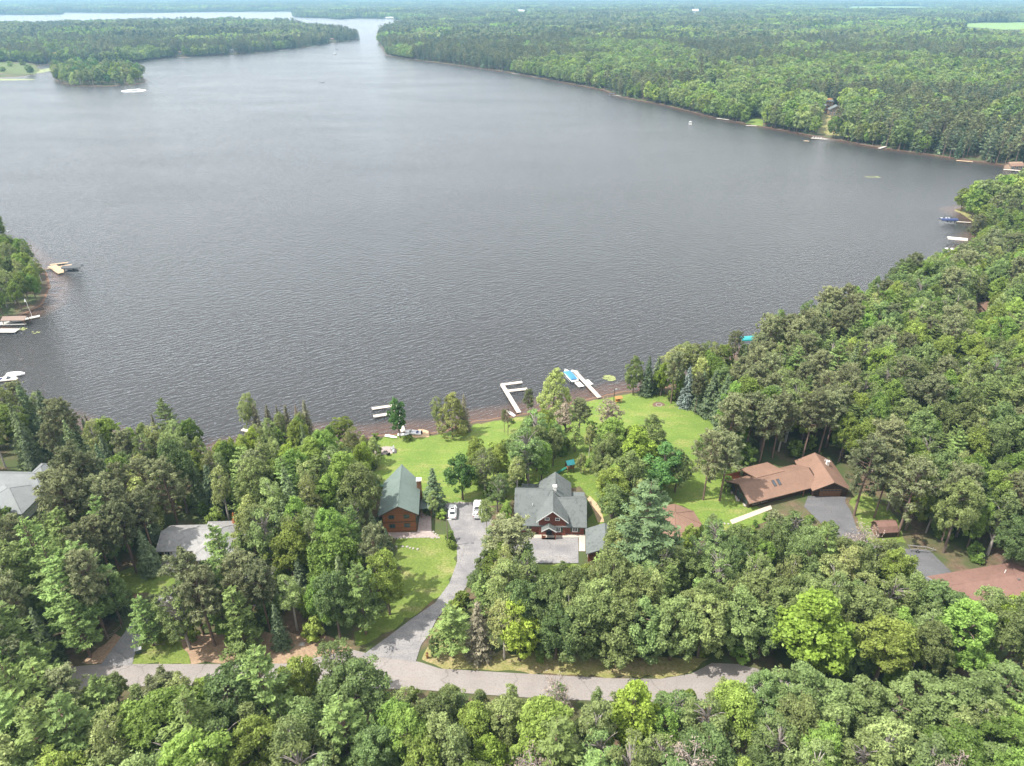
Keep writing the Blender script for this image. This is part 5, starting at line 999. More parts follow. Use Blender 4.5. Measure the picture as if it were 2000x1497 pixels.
reg('birch', 'birch_tree', 14, .22, .25, [broadleaf(30 + i, 14, 3.0, 'birch_leaf', 'pale_bark', nl=130, ml=72, leaf=.16, ragged=.42, sparse=.12, limbs=34, lobe=(.13, .3)) for i in range(3)])
reg('cedar', 'cedar_tree', 12, .22, .06, [broadleaf(50 + i, 12, 3.0, 'cedar_leaf', nl=84, ml=130, leaf=.17, base=.03, cone=.75, ragged=.22, lobe=(.2, .3)) for i in range(3)])
reg('aspen', 'aspen_tree', 14, .17, .2, [broadleaf(150 + i, 14, 2.4, 'aspen_leaf', 'pale_bark', nl=120, ml=68, leaf=.16, ragged=.4, base=.16, sparse=.08, limbs=26, lobe=(.16, .32)) for i in range(3)])
reg('balsam', 'balsam_fir_tree', 13, .2, .03, [spruce(155 + i, 13, 'balsam_leaf', .19, size=.25, ragged=.28) for i in range(3)])
reg('youngpine', 'young_pine_tree', 11, .23, .05, [white_pine(160 + i, 11, start=.04, spread=.24, size=.27, dense=.9) for i in range(3)])
reg('greatpine', 'great_pine_tree', 24, .24, .2, [white_pine(170, 24, 'great_pine_leaf', start=.16, spread=.25, size=.4, per=7, dense=1.3)])
reg('redpine', 'red_pine_tree', 19, .19, .48, [red_pine(60 + i, 19, nb=50, tufts=6) for i in range(3)] + [red_pine(65 + i, 19, nb=40, tufts=6, start=.34, spread=.23) for i in range(2)])
reg('whitepine', 'white_pine_tree', 19, .24, .25, [white_pine(70 + i, 19) for i in range(3)] + [white_pine(75, 19, start=.1, spread=.27)])
reg('spruce', 'spruce_tree', 12, .2, .03, [spruce(80 + i, 12) for i in range(3)])
reg('fir', 'fir_spire_tree', 12, .12, .03, [spruce(85 + i, 12, 'fir_leaf', .125, size=.2, ragged=.3) for i in range(3)])
reg('bare', 'bare_twigged_tree', 11, .25, .3, [bare_tree(90 + i, 11) for i in range(2)])
reg('bluespruce', 'blue_spruce_tree', 11, .2, .03, [spruce(95, 11, 'blue_spruce_leaf')])
reg('rust', 'rusty_fir_tree', 7, .17, .03, [spruce(96, 7, 'rust_leaf', .17)])
reg('brownfir', 'browning_fir_tree', 12, .12, .03, [spruce(99, 12, 'tan_leaf', .125, size=.2, ragged=.35)])
reg('tanpine', 'thin_brown_tree', 10, .24, .3, [broadleaf(97, 10, 2.6, 'tan_leaf', nl=50, ml=36, leaf=.17, sparse=.2, limbs=44, base=.22)])
reg('shrub', 'leafy_shrub', 3, .5, .02, [broadleaf(98 + i, 3, 1.5, 'maple_leaf', nl=30, ml=60, leaf=.2, base=.0, limbs=6) for i in range(2)])
trng = random.Random(11); TREES = []
def plant(key, x, y, h, label, group=None, wide=1.0, var=None, rz=None):
    name, H0, rr, base, vs_ = KIND[key]; tm, cm_ = vs_[trng.randrange(len(vs_)) if var is None else var % len(vs_)]
    e = thing(name, (x, y, g1(x, y) - .05), trng.random() * 6.283 if rz is None else rz, label, 'shrub' if key == 'shrub' else 'tree', group); s = h / H0; e.scale = (s * wide * trng.uniform(.92, 1.1), s * wide * trng.uniform(.92, 1.1), s)
    for nm, me_ in (('trunk', tm), ('crown', cm_)):
        o = bpy.data.objects.new(nm, me_); COL.objects.link(o); o.parent = e
    TREES.append((x, y, h * rr * wide)); return e
def hero(key, px, py, h, label, wide=1.0, var=None):
    x, y, z = ground_at(px, py); return plant(key, x, y, h, label, None, wide, var)
HERO = [('dark', 782, 856, 11.5, 'slim dark leafy tree by the twin-slip dock and boats', .72), ('cedar', 884, 854, 13, 'full golden-green cedar standing alone on the shore lawn', .95), ('birch', 856, 848, 11, 'thin grey-green birch hugging the golden cedar', .7), ('fir', 908, 842, 11.5, 'dark spire rising behind the golden cedar', 1.2),
  ('cedar', 1080, 815, 14.5, 'vivid green cone-shaped tree between the two docks', 1.05), ('tanpine', 1102, 868, 12, 'sparse brown tree among green ones on the lawn edge', 1.0), ('redpine', 1032, 828, 10.5, 'thin young pine beside the F-shaped dock', .7), ('tanpine', 992, 850, 8, 'wispy sapling on the lawn near the rowboat', .5),
  ('dark', 904, 977, 12, 'dark maple with bare trunk at the head of the driveway', 1.0), ('oak', 948, 968, 13, 'rounded green oak behind the dark maple at the driveway', .85), ('maple', 930, 925, 10, 'soft green young maple on the lawn above the driveway', .75), ('spruce', 849, 996, 11.5, 'broad dark spruce on the lawn beside the log house', 1.25), ('birch', 846, 1006, 6.5, 'pale green birch at the log house side canopy', .9),
  ('oak', 1032, 952, 16, 'tall grey-green oak behind the red house', 1.05), ('birch', 1010, 975, 11, 'light green birch at the corner of the red house', .95), ('oak', 1045, 905, 14, 'spreading oak in the middle of the lake lawn', 1.15), ('tanpine', 1185, 866, 12.5, 'thin-crowned grey-brown tree on the open lawn', 1.15), ('lime', 1245, 940, 14.5, 'bright lime-green maple behind the red house', 1.2), ('oak', 1172, 945, 11, 'dense oak beside the teal playset', .75),
  ('maple', 1198, 908, 12.5, 'fresh green maple at the lawn edge behind the playset', 1.0), ('bush', 1218, 988, 13.5, 'dark round oak right of the red house', 1.0), ('dark', 1290, 968, 13, 'deep green maple above the octagonal pavilion', 1.1), ('bush', 1318, 962, 11, 'small dark oak closing the grove by the pavilion', .95), ('bush', 1268, 900, 12, 'leafy green oak at the far end of the grove', .95), ('birch', 1150, 895, 9.5, 'yellowish birch beside the sparse brown tree', .8),
  ('redpine', 1373, 977, 18, 'tall bare-trunked red pine on the lawn left of the brown house', .85), ('redpine', 1405, 979, 17.5, 'leaning red pine touching the brown house terrace', .95), ('redpine', 1483, 905, 17, 'red pine behind the brown house deck', .9), ('redpine', 1508, 895, 18, 'red pine with clear trunk on shaded ground behind the brown house', .9), ('redpine', 1566, 900, 19, 'straight red pine rising behind the garage ridge', .9), ('redpine', 1597, 893, 18, 'red pine at the back corner of the garage wing', .9), ('redpine', 1668, 1007, 20, 'tall red pine beside the dark asphalt drive', .95), ('redpine', 1707, 1012, 17, 'red pine directly behind the gambrel shed', .9), ('redpine', 1752, 1048, 19, 'thick red pine at the end of the gambrel shed', .9),
  ('greatpine', 1248, 1150, 26, 'great white pine standing between the garage and the pavilion', 1.05), ('redpine', 993, 1140, 15, 'broad thin-topped pine beside the paved court', 1.25), ('oak', 965, 1120, 12, 'green oak overhanging the driveway opposite the grass', .85), ('birch', 950, 1050, 10, 'light green birch hanging over the white pickup', .8), ('fir', 935, 1282, 13, 'grey half-dead spire at the corner of the woods by the verge', 1.5), ('lime', 1015, 1290, 13.5, 'bright yellow-green maple behind the dry verge', 1.0), ('birch', 985, 1287, 13, 'silvery birch between the dead spire and the bright maple', .9), ('whitepine', 885, 1285, 13, 'dense young white pine at the mouth of the driveway', 1.15),
  ('lime', 1568, 1322, 19, 'large bright yellow-green maple above the shaded road bend', 1.3, 1), ('lime', 1955, 1268, 13.5, 'bright green maple before the long red-brown garage', 1.0), ('whitepine', 200, 1222, 20, 'white pine with layered boughs over the west drive', 1.1), ('whitepine', 455, 1175, 19, 'white pine with long bare trunk before the grey house', .85), ('redpine', 398, 1240, 19, 'ragged red pine standing on the west dirt verge', .85), ('redpine', 420, 1262, 17, 'red pine casting dappled shade on bare dirt', .9), ('spruce', 298, 1118, 11, 'dark blue-green spruce at the grey house deck', 1.15), ('whitepine', 50, 1345, 19, 'leaning white pine by the road at the left', 1.2), ('whitepine', 300, 1262, 12, 'young bushy white pine beside the west drive', 1.05), ('rust', 466, 1048, 6.5, 'small rust-red dying fir behind the grey house', 1.0), ('spruce', 484, 1052, 8.5, 'slim blue-green spruce beside the rusty fir', .75), ('spruce', 506, 1056, 10, 'narrow spruce right of the rusty fir', .6),
  ('whitepine', 340, 872, 15, 'bright feathery white pine on the left shore', 1.0), ('fir', 312, 870, 10, 'dark spire beside the feathery shore pine', .9), ('fir', 212, 866, 8, 'lone dark leaning spire on the left bank', .9), ('birch', 497, 864, 14, 'pale slender tree leading the row of shoreline spires', .8), ('fir', 510, 868, 12.5, 'grey spire against the pale slender shore tree', 1.3), ('fir', 533, 864, 11.5, 'blunt dark spire second in the shoreline row', 1.4), ('fir', 552, 862, 11, 'narrow dark spire in the middle of the shoreline row', 1.0), ('fir', 568, 860, 11, 'green-sided spire beside the browning one', 1.2), ('brownfir', 588, 860, 11, 'browning narrow spire in the shoreline row', 1.0), ('fir', 605, 860, 12.5, 'tall grey spire ending the shoreline row', 1.2), ('maple', 672, 866, 7.5, 'low rounded bush-like maple at the water', 1.3), ('lime', 716, 925, 9, 'yellow-green birchy maple beside the round patio', .85),
  ('bluespruce', 1338, 795, 13, 'silver-blue spruce at the corner of the lawn', .95), ('spruce', 1262, 772, 13, 'dark spruce at the lake end of the lawn', 1.0), ('lime', 1290, 774, 11, 'bright green young maple beside the lakeside spruce', .9), ('bush', 1236, 770, 11.5, 'grey-green tree leaning over the water at the lawn end', .75), ('birch', 1312, 767, 14, 'yellow-green birch behind the silver-blue spruce', 1.2), ('birch', 1388, 752, 13.5, 'light birch with pale stem on the point', 1.1), ('spruce', 1385, 812, 14, 'dark broad spruce along the lawn border', 1.2), ('redpine', 1357, 806, 12, 'thin pine in front of the silver-blue spruce', .7), ('spruce', 1425, 850, 16, 'tall dark spruce at the lawn corner', 1.15), ('redpine', 1430, 716, 12, 'dark pine leaning over the turquoise boat canopy', .9),
  ('birch', 1345, 762, 14, 'yellow-green birch between two other birches on the lawn point', 1.1), ('maple', 1405, 745, 12, 'rounded maple at the tip of the wooded lawn point', .9), ('cedar', 1362, 782, 13, 'soft cedar behind the silver-blue spruce', 1.0), ('maple', 1320, 778, 9, 'low green maple filling in beside the lakeside spruce', .9), ('redpine', 1130, 862, 12.5, 'thin-topped pine beside the sparse brown tree', .9), ('redpine', 985, 845, 7, 'spindly young pine above the rowboat', .6), ('bush', 1085, 1288, 12, 'low-branched oak along the verge next to the bright yellow-green maple', .95), ('bush', 1140, 1287, 13, 'second low-branched oak along the verge from the bright maple', 1.0), ('bush', 1195, 1290, 13.5, 'third low-branched oak along the verge from the bright maple', 1.0), ('bush', 1252, 1289, 13, 'fourth low-branched oak along the verge from the bright maple', 1.0), ('bush', 1308, 1290, 13.5, 'fifth low-branched oak along the verge from the bright maple', 1.05), ('bush', 1362, 1284, 14, 'sixth low-branched oak along the verge from the bright maple', 1.0), ('bush', 1425, 1278, 14, 'low-branched oak shading the bend of the road', 1.05), ('bush', 1480, 1285, 12, 'low-branched oak against the large bright maple', .9), ('bush', 1640, 1325, 10, 'low-branched oak on the far side of the large bright maple', 1.0), ('shrub', 20, 130, 7, 'grey-green bush in the middle of the marsh', 1.3), ('shrub', 45, 128, 8, 'round bush at the back of the marsh', 1.2), ('shrub', 60, 140, 5, 'small bush at the lake edge of the marsh', 1.4), ('shrub', 5, 140, 6, 'low bush at the front of the marsh', 1.6), ('spruce', 28, 838, 15, 'dark spruce on the left bank behind the mooring dock', 1.1), ('balsam', 70, 846, 15, 'greyish fir in the dark conifer row on the left bank', 1.0), ('spruce', 108, 858, 15, 'broad dark spruce in the middle of the left bank row', 1.15), ('balsam', 150, 868, 13.5, 'pointed fir ending the left bank conifer row', 1.1), ('fir', 186, 872, 10, 'narrow spire just beyond the left bank conifer row', 1.1), ('birch', 90, 838, 11, 'pale birch leaning out from the left bank', 1.0), ('spruce', 1408, 828, 15, 'dark spruce beside the lawn fire ring border', 1.05), ('spruce', 1366, 800, 12.5, 'dark spruce tight against the silver-blue spruce', 1.0), ('balsam', 1446, 872, 16, 'tall fir at the inner corner of the lawn', 1.05), ('birch', 1330, 754, 14, 'birch at the water behind the silver-blue spruce', 1.0), ('birch', 1368, 748, 13.5, 'birch at the water next to the rounded maple', 1.0), ('spruce', 1280, 766, 12, 'second dark spruce at the lake end of the lawn', 1.0), ('balsam', 1402, 790, 13, 'mid-green fir inside the lawn border row', 1.0), ('bush', 1545, 1428, 13, 'first low-branched oak hiding the road beyond the large bright maple', 1.15), ('bush', 1605, 1442, 12, 'second low-branched oak hiding the road beyond the large bright maple', 1.15), ('bush', 1668, 1455, 13, 'third low-branched oak hiding the road beyond the large bright maple', 1.15), ('bush', 1735, 1462, 12.5, 'fourth low-branched oak hiding the road beyond the large bright maple', 1.15), ('bush', 1800, 1452, 13, 'fifth low-branched oak hiding the road beyond the large bright maple', 1.15), ('bush', 1868, 1436, 13, 'sixth low-branched oak hiding the road beyond the large bright maple', 1.15), ('bush', 1938, 1424, 12.5, 'seventh low-branched oak hiding the road beyond the large bright maple', 1.15), ('spruce', 745, 1032, 5.5, 'small fresh spruce at the log house corner', 1.2), ('spruce', 757, 1072, 5.5, 'small spruce on the grass below the patio', 1.2), ('oak', 1545, 1085, 11, 'wide round oak before the brown house door', 1.35), ('bare', 1668, 1118, 11, 'grey bare-twigged tree above the dark drive', 1.2), ('bare', 1085, 1440, 13, 'white dead tree among green crowns across the road', .8), ('whitepine', 1945, 432, 19, 'big white pine on the grass point', 1.0), ('redpine', 1930, 440, 14, 'grey thin pine at the water of the grass point', 1.0), ('whitepine', 540, 1440, 20, 'dark layered white pine across the road', .95), ('shrub', 878, 1056, 2.4, 'leafy shrub at the foot of the tall yard light', 1.0), ('shrub', 880, 1072, 2.2, 'rounded shrub beside the driveway yard light', 1.0), ('shrub', 862, 1012, 2.0, 'low shrub at the driveway corner by the log house', 1.2), ('shrub', 1420, 962, 2.2, 'dark clipped shrub by the fieldstone bank', 1.0), ('shrub', 800, 861, 1.5, 'low shrub under the slim dark tree', 1.6), ('shrub', 733, 860, 1.8, 'bright shrub near the round patio', 1.2)]
for h in HERO: hero(*h)

# what the photograph leaves open between the crowns (ground, roofs, water), in source pixels
VIS = [[(-20, 640), (40, 630), (80, 608), (104, 560), (92, 520), (75, 500), (55, 475), (25, 462), (-20, 455), (-20, 200), (900, 160), (1500, 280), (1940, 340), (1890, 375), (1880, 400), (1860, 415), (1890, 440), (1905, 468), (1880, 476), (1800, 490), (1750, 495), (1730, 520), (1690, 545), (1640, 560), (1590, 545), (1560, 590), (1520, 600), (1490, 625), (1470, 645), (1430, 660), (1410, 690), (1400, 670), (1370, 655), (1300, 675), (1260, 668), (1210, 670), (1205, 740), (1190, 765), (1130, 780), (1090, 790), (1040, 800), (1010, 808), (930, 818), (850, 845), (735, 850), (715, 850), (680, 828), (640, 832), (620, 848), (610, 795), (575, 798), (520, 800), (495, 785), (478, 805), (480, 845), (455, 845), (425, 870), (405, 880), (395, 840), (365, 800), (330, 775), (312, 785), (295, 790), (270, 800), (240, 800), (215, 812), (185, 822), (160, 800), (110, 775), (75, 765), (45, 742), (-20, 745)],
 [(740, 870), (770, 850), (840, 858), (930, 845), (985, 815), (985, 840), (1010, 830), (1000, 850), (960, 865), (930, 880), (900, 895), (885, 925), (888, 960), (905, 990), (870, 990), (850, 960), (830, 950), (822, 960), (815, 930), (790, 910), (775, 915), (750, 935), (738, 930), (742, 890)],
 [(1110, 800), (1130, 783), (1200, 775), (1220, 765), (1260, 775), (1320, 790), (1345, 815), (1400, 835), (1400, 850), (1360, 850), (1345, 900), (1375, 930), (1385, 960), (1430, 985), (1462, 1000), (1420, 1018), (1365, 990), (1335, 965), (1335, 890), (1310, 860), (1270, 868), (1220, 815), (1130, 825)],
 [(738, 1010), (745, 955), (785, 912), (822, 955), (822, 1005), (870, 1040), (890, 1070), (890, 1110), (860, 1160), (830, 1190), (775, 1225), (795, 1180), (800, 1120), (770, 1095), (768, 1050), (745, 1040)],
 [(865, 990), (930, 985), (940, 1010), (940, 1050), (925, 1090), (925, 1115), (880, 1165), (850, 1200), (855, 1230), (832, 1255), (815, 1290), (900, 1300), (1100, 1308), (1370, 1303), (1390, 1290), (1470, 1298), (1490, 1315), (1440, 1322), (1350, 1338), (1310, 1350), (1260, 1352), (1150, 1345), (1100, 1328), (1060, 1330), (1000, 1332), (960, 1342), (900, 1348), (870, 1325), (800, 1330), (720, 1338), (708, 1290), (735, 1245), (800, 1195), (880, 1115), (890, 1060), (870, 1020)],
 [(1003, 960), (1015, 945), (1052, 945), (1085, 923), (1115, 945), (1140, 960), (1147, 1030), (1180, 1035), (1185, 1050), (1150, 1070), (1130, 1100), (1065, 1100), (1055, 1070), (1040, 1040), (1003, 1000)],
 [(1440, 940), (1520, 912), (1590, 890), (1620, 905), (1658, 960), (1675, 1025), (1650, 1028), (1580, 985), (1510, 998), (1425, 1025), (1440, 985)], [(1285, 980), (1340, 973), (1364, 1000), (1345, 1030), (1285, 1040)], [(1692, 1018), (1733, 1014), (1750, 1038), (1743, 1055), (1717, 1052)],
 [(1775, 1078), (1828, 1082), (1850, 1115), (1925, 1107), (1995, 1140), (1950, 1150), (1895, 1172), (1870, 1150), (1812, 1130)], [(314, 1075), (332, 1042), (410, 1036), (450, 1045), (455, 1062), (400, 1078), (385, 1090), (345, 1112), (325, 1112)],
 [(190, 1275), (243, 1220), (275, 1215), (290, 1265), (400, 1285), (490, 1275), (590, 1260), (590, 1270), (540, 1298), (440, 1308), (390, 1313), (240, 1325), (195, 1310), (120, 1318), (100, 1308), (170, 1297)], [(245, 1140), (270, 1122), (335, 1118), (335, 1152), (260, 1158)], [(0, 922), (50, 914), (88, 942), (92, 980), (70, 1003), (25, 985), (0, 1000)], [(1905, 590), (1930, 588), (1928, 610), (1905, 612)], [(1092, 893), (1126, 893), (1126, 926), (1092, 930)], [(1446, 650), (1474, 652), (1472, 668), (1446, 668)], [(1405, 690), (1440, 688), (1436, 712), (1415, 715)], [(1640, 960), (1665, 980), (1700, 1040), (1680, 1040)]]
HOUSES = [(lh, 6, 8), (rh, 8, 9), (gg, 5, 5), (bh, 12, 9), (pv, 6, 6), (sh, 4, 4), (lg, 12, 9), (gh, 10, 8), (wgr, 5, 5), (ph, 12, 9), (tr_, 5, 3)]
SOLID = [(-28.5, 114, -18, 131), (0, 113, 16.5, 130), (14, 106.5, 23.5, 114.5), (50, 121, 80, 141), (cxp := pv.location.x - 6, pv.location.y - 6, cxp + 12, pv.location.y + 6), (sh.location.x - 3, sh.location.y - 1, sh.location.x + 3, sh.location.y + 4), (lg.location.x - 1, lg.location.y - 11, lg.location.x + 22, lg.location.y + 3), (gh.location.x - 9.5, gh.location.y - 5, gh.location.x + 10, gh.location.y + 9.5), (wgr.location.x - 4.5, wgr.location.y - 1.5, wgr.location.x + 4.5, wgr.location.y + 6.5), (ph.location.x - 18, ph.location.y - 8, ph.location.x + 7, ph.location.y + 13), (tr_.location.x - 5, tr_.location.y - 2, tr_.location.x + 6, tr_.location.y + 2)]
ROADS = [o for o in bpy.data.objects if o.get('kind') == 'structure' and o.name.split('.')[0] in ('road', 'driveway', 'west_driveway', 'paved_court', 'east_driveway', 'front_walk', 'court_walk', 'side_path', 'house_patio')]
ROADPTS = np.concatenate([np.array([v.co[:2] for v in o.data.vertices]) for o in ROADS])
def blocked(x, y):
    if any(a <= x <= c and b <= y <= d for a, b, c, d in SOLID): return True
    return (((ROADPTS - (x, y)) ** 2).sum(1).min() < 1.6 ** 2)
def opens(x, y, h, rr, base):
    """how many sample points of the crown would cover something the photograph shows uncovered"""
    z0 = g1(x, y); tt = np.array([.04, base + .08, base + .22, base + (1 - base) * .4, base + (1 - base) * .55, base + (1 - base) * .7, .9, 1.0]); w = np.array([0, .6, .9, .95, .9, .8, .5, 0]) * rr * h
    px, py = [], []
    for t_, w_ in zip(tt, w):
        for s in ((-1, -.5, 0, .5, 1) if w_ else (0,)): u, v = proj(x + s * w_, y, z0 + t_ * h); px.append(float(u)); py.append(float(v))
    px, py = np.array(px), np.array(py)
    if not ((px > -30) & (px < 2030) & (py > 330) & (py < 1540)).any(): return 99
    n = 0
    for P_ in VIS: n += int(inpoly(px, py, P_).sum())
    return n
ADJ = {'bush': 'low-branched oak', 'oak': 'grey-green oak', 'maple': 'green maple', 'lime': 'bright yellow-green maple', 'dark': 'dark green maple', 'birch': 'pale green birch', 'cedar': 'yellowish cedar', 'redpine': 'bare-trunked red pine', 'whitepine': 'layered white pine', 'spruce': 'dark pointed spruce', 'fir': 'narrow dark spire tree', 'aspen': 'slender aspen', 'balsam': 'pointed balsam fir', 'youngpine': 'bushy young pine', 'bare': 'bare-twigged grey tree', 'shrub': 'low leafy shrub'}
def zone(u, v):
    if u < 150 and v < 680: return 'spit', 'on the leafy spit by the grey dock', {'birch': .45, 'maple': .45, 'oak': .1}, (9, 13)
    if v > 1372: 
        if u < 420: return 'front_west', 'in the woods across the road from the grey house', {'whitepine': .28, 'oak': .2, 'maple': .2, 'birch': .08, 'redpine': .08, 'aspen': .08, 'youngpine': .08}, (12, 18)
        if u < 1250: return 'front', 'in the woods across the road from the driveway mouth', {'oak': .34, 'maple': .26, 'birch': .14, 'aspen': .14, 'lime': .04, 'whitepine': .05, 'bare': .03}, (10, 16)
        return 'front_east', 'in the woods across the road from the bright maple', {'maple': .3, 'oak': .24, 'birch': .24, 'aspen': .16, 'lime': .04, 'bare': .02}, (10, 15)
    if u < 740 and v < 1000:
        if u < 230: return 'shore_west', 'on the shore by the pale hip roofed house', {'spruce': .34, 'balsam': .24, 'fir': .1, 'birch': .14, 'redpine': .1, 'maple': .08}, (12, 17)
        return 'grove_west', 'in the wood between the log house and the shore', {'maple': .22, 'birch': .18, 'aspen': .14, 'oak': .1, 'cedar': .12, 'balsam': .08, 'redpine': .12, 'lime': .04}, (9, 14)
    if u < 800: 
        if u > 540: return 'grove_drive', 'in the grove left of the curving driveway', {'maple': .2, 'whitepine': .24, 'redpine': .14, 'spruce': .14, 'balsam': .08, 'birch': .1, 'oak': .1}, (12, 17)
        return 'pines_west', 'around the grey house and its drive', {'redpine': .34, 'whitepine': .22, 'youngpine': .12, 'oak': .08, 'spruce': .1, 'cedar': .07, 'birch': .07}, (13, 19)
    if v > 1085 and u < 1560: return 'belt', 'in the belt of woods between road and houses', {'oak': .26, 'bush': .3, 'youngpine': .1, 'maple': .1, 'whitepine': .12, 'birch': .08, 'spruce': .06}, (11, 16)
    if v > 1085: return 'belt_east', 'in the woods around the long red-brown garage', {'maple': .24, 'oak': .16, 'bush': .2, 'birch': .18, 'aspen': .12, 'whitepine': .1}, (11, 16)
    if u < 1400 and v > 800: return 'grove', 'in the grove between the red house and the pavilion', {'oak': .45, 'maple': .3, 'birch': .15, 'whitepine': .1}, (9, 13)
    if u > 1840 and v < 520: return 'point', 'behind the sandy grass point', {'whitepine': .35, 'redpine': .2, 'maple': .25, 'oak': .2}, (11, 17)
    if u > 1650: return 'hill_east', 'on the wooded slope beyond the gambrel shed', {'maple': .3, 'oak': .16, 'bush': .16, 'redpine': .14, 'aspen': .06, 'whitepine': .1, 'birch': .06}, (12, 18)
    return 'hill', 'on the wooded slope behind the brown house', {'redpine': .4, 'maple': .16, 'oak': .12, 'bush': .08, 'whitepine': .15, 'birch': .06, 'balsam': .03}, (12, 18)
WILD = []; placed = [(t_[0], t_[1]) for t_ in TREES]; counts = {}; cell = {}
for p in placed: cell.setdefault((int(p[0] // 6), int(p[1] // 6)), []).append(p)
cand = [(x + trng.uniform(-2.1, 2.1), y + trng.uniform(-2.1, 2.1)) for y in np.arange(40, 335, 3.7) for x in np.arange(-240, 268, 3.7) if abs(x) < .78 * y + 62]
cd_ = sdf([c[0] for c in cand], [c[1] for c in cand]); cand = sorted([c for c, d in zip(cand, cd_) if d > 1.2], key=lambda c: c[1])
for x, y in cand:
    if blocked(x, y): continue
    near = [q for i in (-1, 0, 1) for j in (-1, 0, 1) for q in cell.get((int(x // 6) + i, int(y // 6) + j), ())]
    if any((q[0] - x) ** 2 + (q[1] - y) ** 2 < 3.0 ** 2 for q in near): continue
    u, v = proj(x, y, g1(x, y)); zn, where, mix, (h0, h1_) = zone(float(u), float(v))
    w = dict(mix); cl = float(vnoise(x, y, 28, 5))
    for k in w: w[k] *= (2.2 if cl > .55 else .5) if k in ('redpine', 'whitepine', 'spruce') else 1
    key = trng.choices(list(w), list(w.values()))[0]; h = trng.uniform(h0, h1_) * (1.12 if key in ('redpine', 'whitepine') else .8 if key in ('cedar', 'spruce', 'fir') else 1)
    name, H0, rr, base, _ = KIND[key]; ok = False
    for _t in range(5):
        n = opens(x, y, h, rr * .84, base)
        if n == 0: ok = True; break
        if n == 99: break
        h *= .8
        if h < 4.5: break
    if not ok:
        if n == 99: continue
        key, h = 'shrub', trng.uniform(1.4, 3.2); name, H0, rr, base, _ = KIND[key]
        if opens(x, y, h, rr, base): continue
    if counts.get(name, 0) >= 296: continue
    counts[name] = counts.get(name, 0) + 1
    wd = trng.uniform(.92, 1.15) if float(v) > 1372 or zn == 'belt_east' else trng.uniform(.76, .98); sz_ = '' if key == 'shrub' else ('tall ' if h > .62 * h1_ + .38 * h0 else 'low ' if h < h0 * .85 else 'mid-sized ')
    cell.setdefault((int(x // 6), int(y // 6)), []).append((x, y)); WILD.append((key, x, y, plant(key, x, y, h, f'{sz_}{ADJ[key]} {where}', f"{ADJ[key]}{'s' if key == 'shrub' else ' trees'} {where}", wide=wd))) 
for yy in np.arange(70, 300, 4.2):
    for xx in np.arange(-110, 230, 4.2):
        x, y = xx + trng.uniform(-2, 2), yy + trng.uniform(-2, 2)
        if counts.get('leafy_shrub', 0) >= 296 or y > 170 and abs(x) < 40: continue
        u, v = proj(x, y, 3.0)
        if not (-20 < u < 2020 and 700 < v < 1375) or float(sdf(x, y)[0]) < 2 or blocked(x, y) or trng.random() < .35: continue
        if any((q[0] - x) ** 2 + (q[1] - y) ** 2 < 1.8 ** 2 for i in (-1, 0, 1) for j in (-1, 0, 1) for q in cell.get((int(x // 6) + i, int(y // 6) + j), ())): continue
        h = trng.uniform(2.2, 5.0); key = 'shrub'
        if opens(x, y, h, .55, .02): continue
        zn, where, mix, _hh = zone(float(u), float(v)); counts['leafy_shrub'] = counts.get('leafy_shrub', 0) + 1
        cell.setdefault((int(x // 6), int(y // 6)), []).append((x, y)); WILD.append((key, x, y, plant(key, x, y, h, f'{ADJ[key]} {where}', f'{ADJ[key]}s {where}', wide=trng.uniform(.8, 1.1))))
print('near trees', counts, len(TREES))
MARK = [(lh, 'log house'), (rh, 'red house'), (sh, 'gambrel shed'), (wing, 'brown house garage'), (pv, 'octagonal pavilion'), (gh, 'grey house'), (lg, 'long red-brown garage'), (bi, 'dark lidded bin'), (mk, 'carved post'), (bt, 'boat trailer'), (fe, 'split-rail fence'), (ft, 'round patio'), (ph, 'pale hip roofed house'), (wgr, 'weathered garage')]
bpy.context.view_layer.update()
mp = [(o_.matrix_world.translation.x, o_.matrix_world.translation.y, nm) for o_, nm in MARK] + [(*at(1459, 672, 0), 'turquoise boat canopy'), (*at(1867, 475, 0), 'cream boat canopy'), (*at(63, 619, 0), 'dock flagpole'), (*at(1940, 432, 0), 'big pine on the grass point')]
near_ = {}
for key, x, y, e in WILD:
    d_, nm = min((math.hypot(x - a_, y - b_), n_) for a_, b_, n_ in mp); near_.setdefault((key, nm), []).append((d_, e))
for (key, nm), lst in near_.items():
    for k, (d_, e) in enumerate(sorted(lst, key=lambda q: q[0])[:8]):
        e['label'] = ('closest ', 'second closest ', 'third closest ', 'fourth closest ', 'fifth closest ', 'sixth closest ', 'seventh closest ', 'eighth closest ')[k] + ADJ[key] + ' to the ' + nm

IX = np.array(ISLE); ix0, iy0 = IX.min(0); ix1, iy1 = IX.max(0)
for yy in np.arange(iy0, iy1, 13):
    for xx in np.arange(ix0, ix1, 8.2):
        x, y = xx + trng.uniform(-2.4, 2.4), yy + trng.uniform(-2.8, 2.8)
        if not inpoly([x], [y], ISLE)[0] or float(sdf(x, y)[0]) < .5: continue
        key = trng.choices(['birch', 'dark', 'bush', 'cedar', 'lime'], [.34, .26, .24, .1, .06])[0]
        plant(key, x, y, trng.uniform(12, 19) * (.85 if key == 'cedar' else 1), {'birch': 'pale green birch', 'dark': 'dark green maple', 'bush': 'low-branched oak', 'cedar': 'yellowish cedar', 'lime': 'bright yellow-green maple'}[key] + ' on the little round lake island', 'trees on the little island', wide=trng.uniform(1.15, 1.45))

